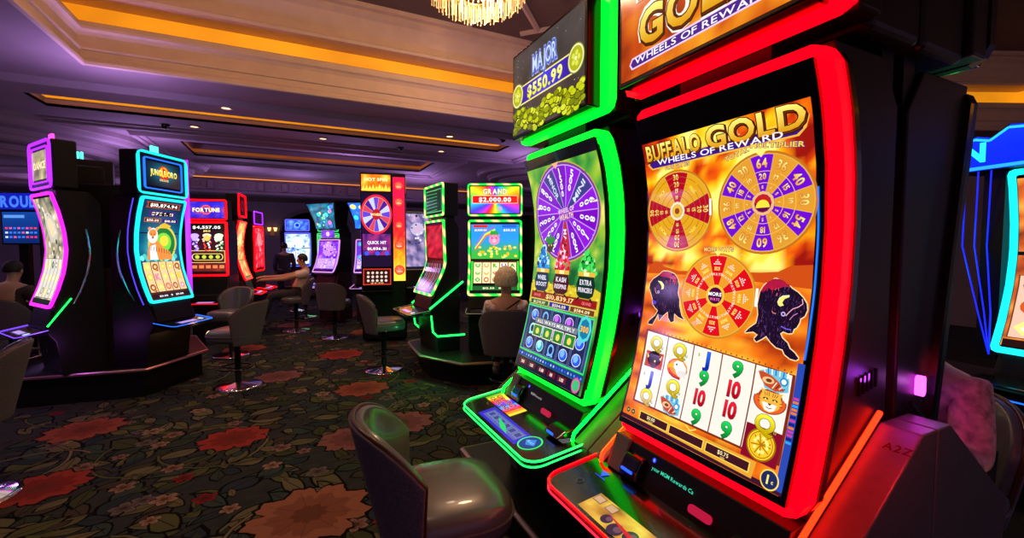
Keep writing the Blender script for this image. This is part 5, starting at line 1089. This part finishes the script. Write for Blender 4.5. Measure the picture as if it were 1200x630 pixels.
# ------------------------------------------------------------------ stools
LEATH = mat('stool_leather', (92, 90, 94), .30, coat=.25, var=.12, scale=6, bump=.05)
FAB = mat('stool_fabric', (96, 84, 92), .9, var=.25, scale=120, bump=.2)
WOOD = mat('dark_wood_trim', (70, 40, 22), .3, var=.3, scale=20)
def superell(rx, ry, n, e, z, cx=0, cy=0):
    out = []
    for k in range(n):
        t = 2*PI*k/n; c, s = math.cos(t), math.sin(t)
        out.append((cx + rx*abs(c)**(2/e)*(1 if c > 0 else -1), cy + ry*abs(s)**(2/e)*(1 if s > 0 else -1), z))
    return out
def make_stool(label, loc, rz, group='gaming stools', fabric=FAB, leather=LEATH, top=.98):
    t = thing('gaming_stool', label, 'stool', loc, rz, group)
    g = MB(); prof = [(.80, .535), (.97, .545), (1.0, .575), (1.0, .61), (.985, .635), (.93, .655), (.8, .668), (.5, .675), (.2, .677)]
    g.loft([superell(.245*q, .235*q, 32, 3.2, z, 0, -.03) for q, z in prof]).build('seat', leather, t, True)
    g = MB(); g.tube([(x, y, .605) for x, y, _ in superell(.249, .239, 32, 3.2, 0, 0, -.03)], .006, 6, True); g.build('seat_piping', fabric, t)
    # curved wrap-around back
    def back(r0, zoff, lean=.30):
        nu, nv = 22, 9; rows = []
        for j in range(nv+1):
            v = j/nv; row = []
            for i in range(nu+1):
                u = -1 + 2*i/nu; A = R(74)*(.80 + .2*v)
                zt_ = top - .17*abs(u)**3.2; zb_ = .50
                z = zb_ + (zt_-zb_)*v; rad = r0 + lean*.32*(z-.5)
                row.append((rad*math.sin(u*A)*1.04, rad*math.cos(u*A)*.95 - .02 + .14*(z-.5), z + zoff))
            rows.append(row)
        return rows
    def shell(name, ra, rb, m, z=0):
        A, B = back(ra, z), back(rb, z); g = MB(); bm = g.bm
        VA = [[bm.verts.new(p) for p in r] for r in A]; VB = [[bm.verts.new(p) for p in r] for r in B]
        n, k = len(A), len(A[0])
        for j in range(n-1):
            for i in range(k-1):
                bm.faces.new((VA[j][i], VA[j][i+1], VA[j+1][i+1], VA[j+1][i])); bm.faces.new((VB[j][i+1], VB[j][i], VB[j+1][i], VB[j+1][i+1]))
        for i in range(k-1):
            bm.faces.new((VA[0][i+1], VA[0][i], VB[0][i], VB[0][i+1])); bm.faces.new((VA[-1][i], VA[-1][i+1], VB[-1][i+1], VB[-1][i]))
        for j in range(n-1):
            bm.faces.new((VA[j][0], VA[j+1][0], VB[j+1][0], VB[j][0])); bm.faces.new((VA[j+1][-1], VA[j][-1], VB[j][-1], VB[j+1][-1]))
        o = g.build(name, m, t, True); b = o.modifiers.new('b', 'BEVEL'); b.width = .012; b.segments = 3; b.limit_method = 'ANGLE'; b.angle_limit = R(50); return o
    shell('backrest', .195, .232, leather); shell('back_shell', .236, .252, fabric)
    E = back(.2345, 0); edge = [r[0] for r in E] + E[-1][1:-1] + [r[-1] for r in reversed(E)]
    MB().tube(edge, .009, 6).build('edge_trim', WOOD, t, True)
    MB().lathe([(.05, .52), (.05, .50), (.032, .48), (.032, .05), (.05, .03)], 16).build('pedestal', BLM, t, True)
    MB().lathe([(.25, 0), (.25, .012), (.22, .022), (.08, .035), (.04, .05)], 36).build('base_disc', CHR, t, True)
    g = MB(); g.tube([(.17*math.cos(2*PI*k/24), .17*math.sin(2*PI*k/24) - .03, .22) for k in range(24)], .010, 6, True)
    for q in (.6, 2.5, 4.7): g.tube([(.03*math.cos(q), .03*math.sin(q), .20), (.17*math.cos(q), .17*math.sin(q)-.03, .22)], .008, 6)
    g.build('footrest_ring', mat('dark_chrome', (60, 56, 58), .25, 1), t, True)
    return t
st = make_stool('empty leather stool with brown edge right beside the green framed machine', (.49, 1.64, 0), 84)
def stool(label, x, y, rz): return dup(st, label, (x, y, 0), rz, 'gaming stools')
stool('empty stool on the carpet in front of the cyan lit machine', -.60, 5.88, -118)
stool('empty grey stool facing right toward the green lit machine in mid floor', 1.02, 5.83, 84)
stool('violet tinted stool cut by the left edge below the magenta lit machine', -1.88, 3.94, -75)
stool('stool the white haired woman sits on', 1.96, 4.12, 154)
stool('stool the man in the light shirt sits on', .02, 9.3, -90)
stool('low empty stool before the red framed machine near the cyan lit one', -.85, 7.6, -30)
stool('stool standing in front of the purple flared machine', .62, 8.3, 150)
stool('far empty stool before the blue machine in the archway', .05, 12.2, 168)
stool('far empty stool on the carpet left of the purple flared machine', .22, 11.0, 160)
stool('stool with rounded back behind the tower beside the green lit machine', 2.0, 6.75, 200)
# ------------------------------------------------------------------ people
SKIN = mat('skin', (190, 138, 112), .5, var=.05, scale=20)
def skinned(name, m, par, verts, edges, root=0, sub=2):
    me = bpy.data.meshes.new(name); me.from_pydata([v[0] for v in verts], [], edges); me.materials.append(m)
    o = bpy.data.objects.new(name, me); C.objects.link(o); o.parent = par
    s = o.modifiers.new('skin', 'SKIN'); s.use_smooth_shade = True
    for i, v in enumerate(verts):
        r = v[1]; me.skin_vertices[0].data[i].radius = r if isinstance(r, tuple) else (r, r)
    me.skin_vertices[0].data[root].use_root = True
    d = o.modifiers.new('sub', 'SUBSURF'); d.levels = sub; d.render_levels = sub
    return o
def person(label, loc, rz, J, shirt, pants, hair, hairstyle='short', group=None, sleeve=.5, scale=1, skin=SKIN):
    """J: joint positions facing -Y; keys pelvis chest neck head, for each side q in (l, r): shoulder elbow hand hip knee foot"""
    t = thing('person', label, 'person', loc, rz, group); t.scale = (scale,)*3
    V = lambda k: Vector(J[k])
    fw = Vector(J.get('fwd', (0, -1, 0)))
    verts = [(J['pelvis'], (.15, .11)), (tuple((V('pelvis')+V('chest'))/2), (.135, .10)), (J['chest'], (.155, .11)), (tuple((V('neck')*2+V('chest'))/3), (.10, .075)), (J['neck'], .052), (tuple(V('head')-Vector((0, 0, .055))-fw*-.012), (.058, .066)), (J['head'], (.076, .088)), (tuple(V('head')+Vector((0, 0, .065))), (.062, .074))]
    ed = [(0, 1), (1, 2), (2, 3), (3, 4), (4, 5), (5, 6), (6, 7)]
    def add(p, r, fr): verts.append((tuple(p), r)); ed.append((fr, len(verts)-1)); return len(verts)-1
    nose = add(V('head') + fw*.098 + Vector((0, 0, -.012)), .011, 6)
    for q, s in (('l', 1), ('r', -1)):
        a_ = add(V('shoulder_'+q), .062, 3); b_ = add((V('shoulder_'+q)+V('elbow_'+q))/2, .05, a_); c_ = add(V('elbow_'+q), .042, b_); d_ = add(V('hand_'+q)*.85+V('elbow_'+q)*.15, .028, c_); h = add(V('hand_'+q), (.036, .018), d_)
        dr = (V('hand_'+q)-V('elbow_'+q)).normalized(); sd = dr.cross(Vector((0, 0, 1))); sd = sd.normalized() if sd.length > .1 else Vector((1, 0, 0))
        for k, (o_, l) in enumerate(((-.027, .060), (-.009, .075), (.009, .072), (.027, .056))):
            f1 = add(V('hand_'+q) + dr*l*.6 + sd*o_, .0095, h); add(V('hand_'+q) + dr*l + sd*o_*1.15 + Vector((0, 0, -.028)), .0080, f1)
        th = add(V('hand_'+q) - dr*.005 + sd*(.04*s), .010, h); add(V('hand_'+q) + dr*.035 + sd*(.055*s) + Vector((0, 0, -.012)), .0085, th)
        a_ = add(V('hip_'+q), .088, 0); b_ = add((V('hip_'+q)+V('knee_'+q))/2, .078, a_); c_ = add(V('knee_'+q), .056, b_); e_ = add((V('knee_'+q)*.6+V('foot_'+q)*.4), .054, c_); d_ = add(V('foot_'+q)+Vector((0, 0, .05)), .034, e_)
        add(V('foot_'+q) + fw*.09, (.036, .028), d_)
    skinned('body', skin, t, verts, ed)
    e = .014
    sv = [(J['pelvis'], (.15+e, .115+e)), verts[1], verts[2], (tuple((V('neck')*1.6+V('chest'))/2.6), (.105, .09))]
    sv = [(v[0], (v[1][0]+e, v[1][1]+e)) for v in sv]; se = [(0, 1), (1, 2), (2, 3)]
    for q in 'lr':
        i = len(sv); sv.append((tuple(V('shoulder_'+q)), .062+e)); se.append((3, i)); sv.append((tuple((V('shoulder_'+q)+V('elbow_'+q))/2), .054+e)); se.append((i, i+1))
        if sleeve > .5: sv.append((tuple(V('elbow_'+q)), .045+e)); se.append((i+1, i+2)); sv.append((tuple(V('elbow_'+q)*(1-(sleeve-.5)*1.8)+V('hand_'+q)*(sleeve-.5)*1.8), .036+e)); se.append((i+2, i+3))
    skinned('shirt', shirt, t, sv, se)
    pv = [(tuple(V('pelvis')-Vector((0, 0, .02))), (.158, .13))]; pe = []
    for q in 'lr':
        i = len(pv); pv += [(tuple(V('hip_'+q)), .10), (tuple((V('hip_'+q)+V('knee_'+q))/2), .09), (tuple(V('knee_'+q)), .068), (tuple(V('knee_'+q)*.5+V('foot_'+q)*.5), .064), (tuple(V('foot_'+q)+Vector((0, 0, .09))), .052)]
        pe += [(0, i), (i, i+1), (i+1, i+2), (i+2, i+3), (i+3, i+4)]
    skinned('trousers', pants, t, pv, pe)
    for q in 'lr':
        f = V('foot_'+q); g = MB(); rings = []
        sd = fw.cross(Vector((0, 0, 1))).normalized()
        for d_, w_, h_ in ((-.075, .024, .05), (-.055, .038, .075), (0, .042, .08), (.06, .046, .058), (.13, .046, .045), (.175, .034, .035), (.19, .012, .022)):
            rings.append([tuple(f + fw*d_ + sd*(w_*math.cos(2*PI*k/10)) + Vector((0, 0, -.02 + max(0, h_*(.5+.5*math.sin(2*PI*k/10)))))) for k in range(10)])
        g.loft(rings).build('shoe', mat('shoe', (70, 60, 62), .5), t, True)
    hd = V('head')
    g = MB(); n, m_ = 20, 12
    rings = []
    big_ = 1.42 if hairstyle == 'curly' else 1.0
    for i in range(m_+1):
        ph = -.45 + (PI/2+.44)*i/m_; row = []
        for k in range(n):
            th = 2*PI*k/n; front = max(0, -math.cos(th)) if False else max(0, math.sin(th))
            rx = .089*big_; d = Vector((math.cos(th), math.sin(th), 0)); fz = d.dot(fw)
            zz = math.sin(ph)*.104*big_ + .03; rad = math.cos(ph)
            cut = 1.0 if (fz < .35 or ph > .35) else .80
            wob = 1 + (.16*noise.noise(Vector((k*.9, i*.9, 0))) if hairstyle == 'curly' else 0)
            row.append(tuple(hd + d*rad*rx*cut*wob*(1.08 if abs(fz) > .5 else 1) + Vector((0, 0, zz)) - fw*.008))
        rings.append(row)
    g.loft(rings).build('hair', hair, t, True)
    g = MB(); sd = fw.cross(Vector((0, 0, 1))).normalized()
    for s in (-1, 1): g.ell(tuple(hd + sd*s*.030 + fw*.083 + Vector((0, 0, .012))), (.010, .008, .006), 8, 6)
    g.build('eyes', mat('eye', (40, 30, 30), .2), t)
    g = MB(); g.ell(tuple(hd + fw*.084 + Vector((0, 0, -.052))), (.022, .008, .005), 8, 6); g.build('mouth', mat('lips', (150, 70, 70), .5), t)
    g = MB()
    for s in (-1, 1): g.ell(tuple(hd + sd*s*.082 + Vector((0, 0, -.005))), (.010, .018, .028), 8, 6)
    g.build('ears', skin, t)
    return t
def sit(seat=.68, lean=0, hands=((.17, -.42, .88), (-.17, -.42, .88)), feet=(-.34, .24), head=None, spread=.11):
    J = dict(pelvis=(0, .02, seat+.10), chest=(0, .04+lean*.6, seat+.37), neck=(0, .02+lean, seat+.54), head=head or (0, -.02+lean, seat+.68))
    for q, s in (('l', 1), ('r', -1)):
        h = hands[0 if s == 1 else 1]
        J['shoulder_'+q] = (s*.17, .03+lean*.9, seat+.45); J['elbow_'+q] = (s*.22, -.12+lean*.4, seat+.22); J['hand_'+q] = h
        J['hip_'+q] = (s*.09, -.03, seat+.075); J['knee_'+q] = (s*spread, -.42, seat+.05); J['foot_'+q] = (s*spread, feet[0], feet[1])
    return J
LADYTOP = mat('patterned_blouse', (235, 190, 185), .85, var=.6, scale=26)
t = person('grey haired woman in patterned blouse seated with her back turned at the GRAND machine', (1.96, 4.12, 0), 154, sit(.54, -.04, feet=(-.16, .26)), LADYTOP, mat('dark_trousers', (30, 28, 34), .8), mat('grey_hair', (240, 208, 172), .8, var=.3, scale=60, bump=.6), 'curly', sleeve=.75)
MB().tube([(-.14, .13, 1.06), (-.02, .165, .98), (.10, .17, .86), (.18, .11, .74)], .008, 6).build('bag_strap', BLM, t)
J = sit(.64, .16, hands=((.15, -.55, .99), (-.15, -.58, 1.02)), feet=(-.56, .16), head=(0, .12, 1.33))
J['elbow_l'] = (.21, -.20, 1.0); J['elbow_r'] = (-.21, -.22, 1.02)
person('dark haired man in light short sleeved shirt leaning back on a stool, reaching forward', (.02, 9.3, 0), -90, J, mat('light_shirt', (215, 190, 175), .85, var=.1), mat('charcoal_trousers', (44, 42, 50), .8), mat('dark_hair', (24, 16, 14), .6), sleeve=.5)
# standing figure by the arch
J = dict(pelvis=(0, 0, .93), chest=(0, .0, 1.22), neck=(0, -.01, 1.43), head=(0, -.04, 1.57))
for q, s in (('l', 1), ('r', -1)):
    J['shoulder_'+q] = (s*.18, 0, 1.36); J['elbow_'+q] = (s*.23, .02, 1.1); J['hand_'+q] = (s*.2, -.12, .9); J['hip_'+q] = (s*.09, 0, .88); J['knee_'+q] = (s*.11, -.02, .48); J['foot_'+q] = (s*.11, .02, .025)
person('person standing with back turned before the far blue machine, dark grey clothes', (-.22, 13.2, 0), 190, J, mat('slate_top', (70, 66, 78), .8), mat('dark_trousers'), mat('dark_hair'), sleeve=.9)
person('person in light brown shirt seated beyond the wheel tower, back turned', (2.72, 8.45, 0), 150, sit(.62, 0), mat('brown_shirt', (150, 118, 100), .85), mat('dark_trousers'), mat('dark_hair'), sleeve=.7)
stool('stool under the person in light brown shirt beyond the tower', 2.72, 8.45, 150)
person('dim person seated at the left edge below the results screen, dark clothes', (-3.1, 7.5, 0), 165, sit(.62, -.05), mat('maroon_top', (70, 44, 44), .85), mat('dark_trousers'), mat('dark_hair'), sleeve=.8)
stool('stool under the dim person at the left edge', -3.1, 7.5, 165)
J = sit(.62, -.12, hands=((.18, -.36, .90), (-.18, -.36, .90)), head=(0, -.26, 1.28))
person('person in floral blouse seated half hidden behind the black machine back at right', (2.30, .87, 0), -90, J, mat('floral_blouse', (196, 140, 140), .85, var=.55, scale=26), mat('dark_trousers'), mat('grey_hair'), 'curly', sleeve=.8)
stool('dark stool under the person in floral blouse behind the black machine', 2.34, .87, -90)
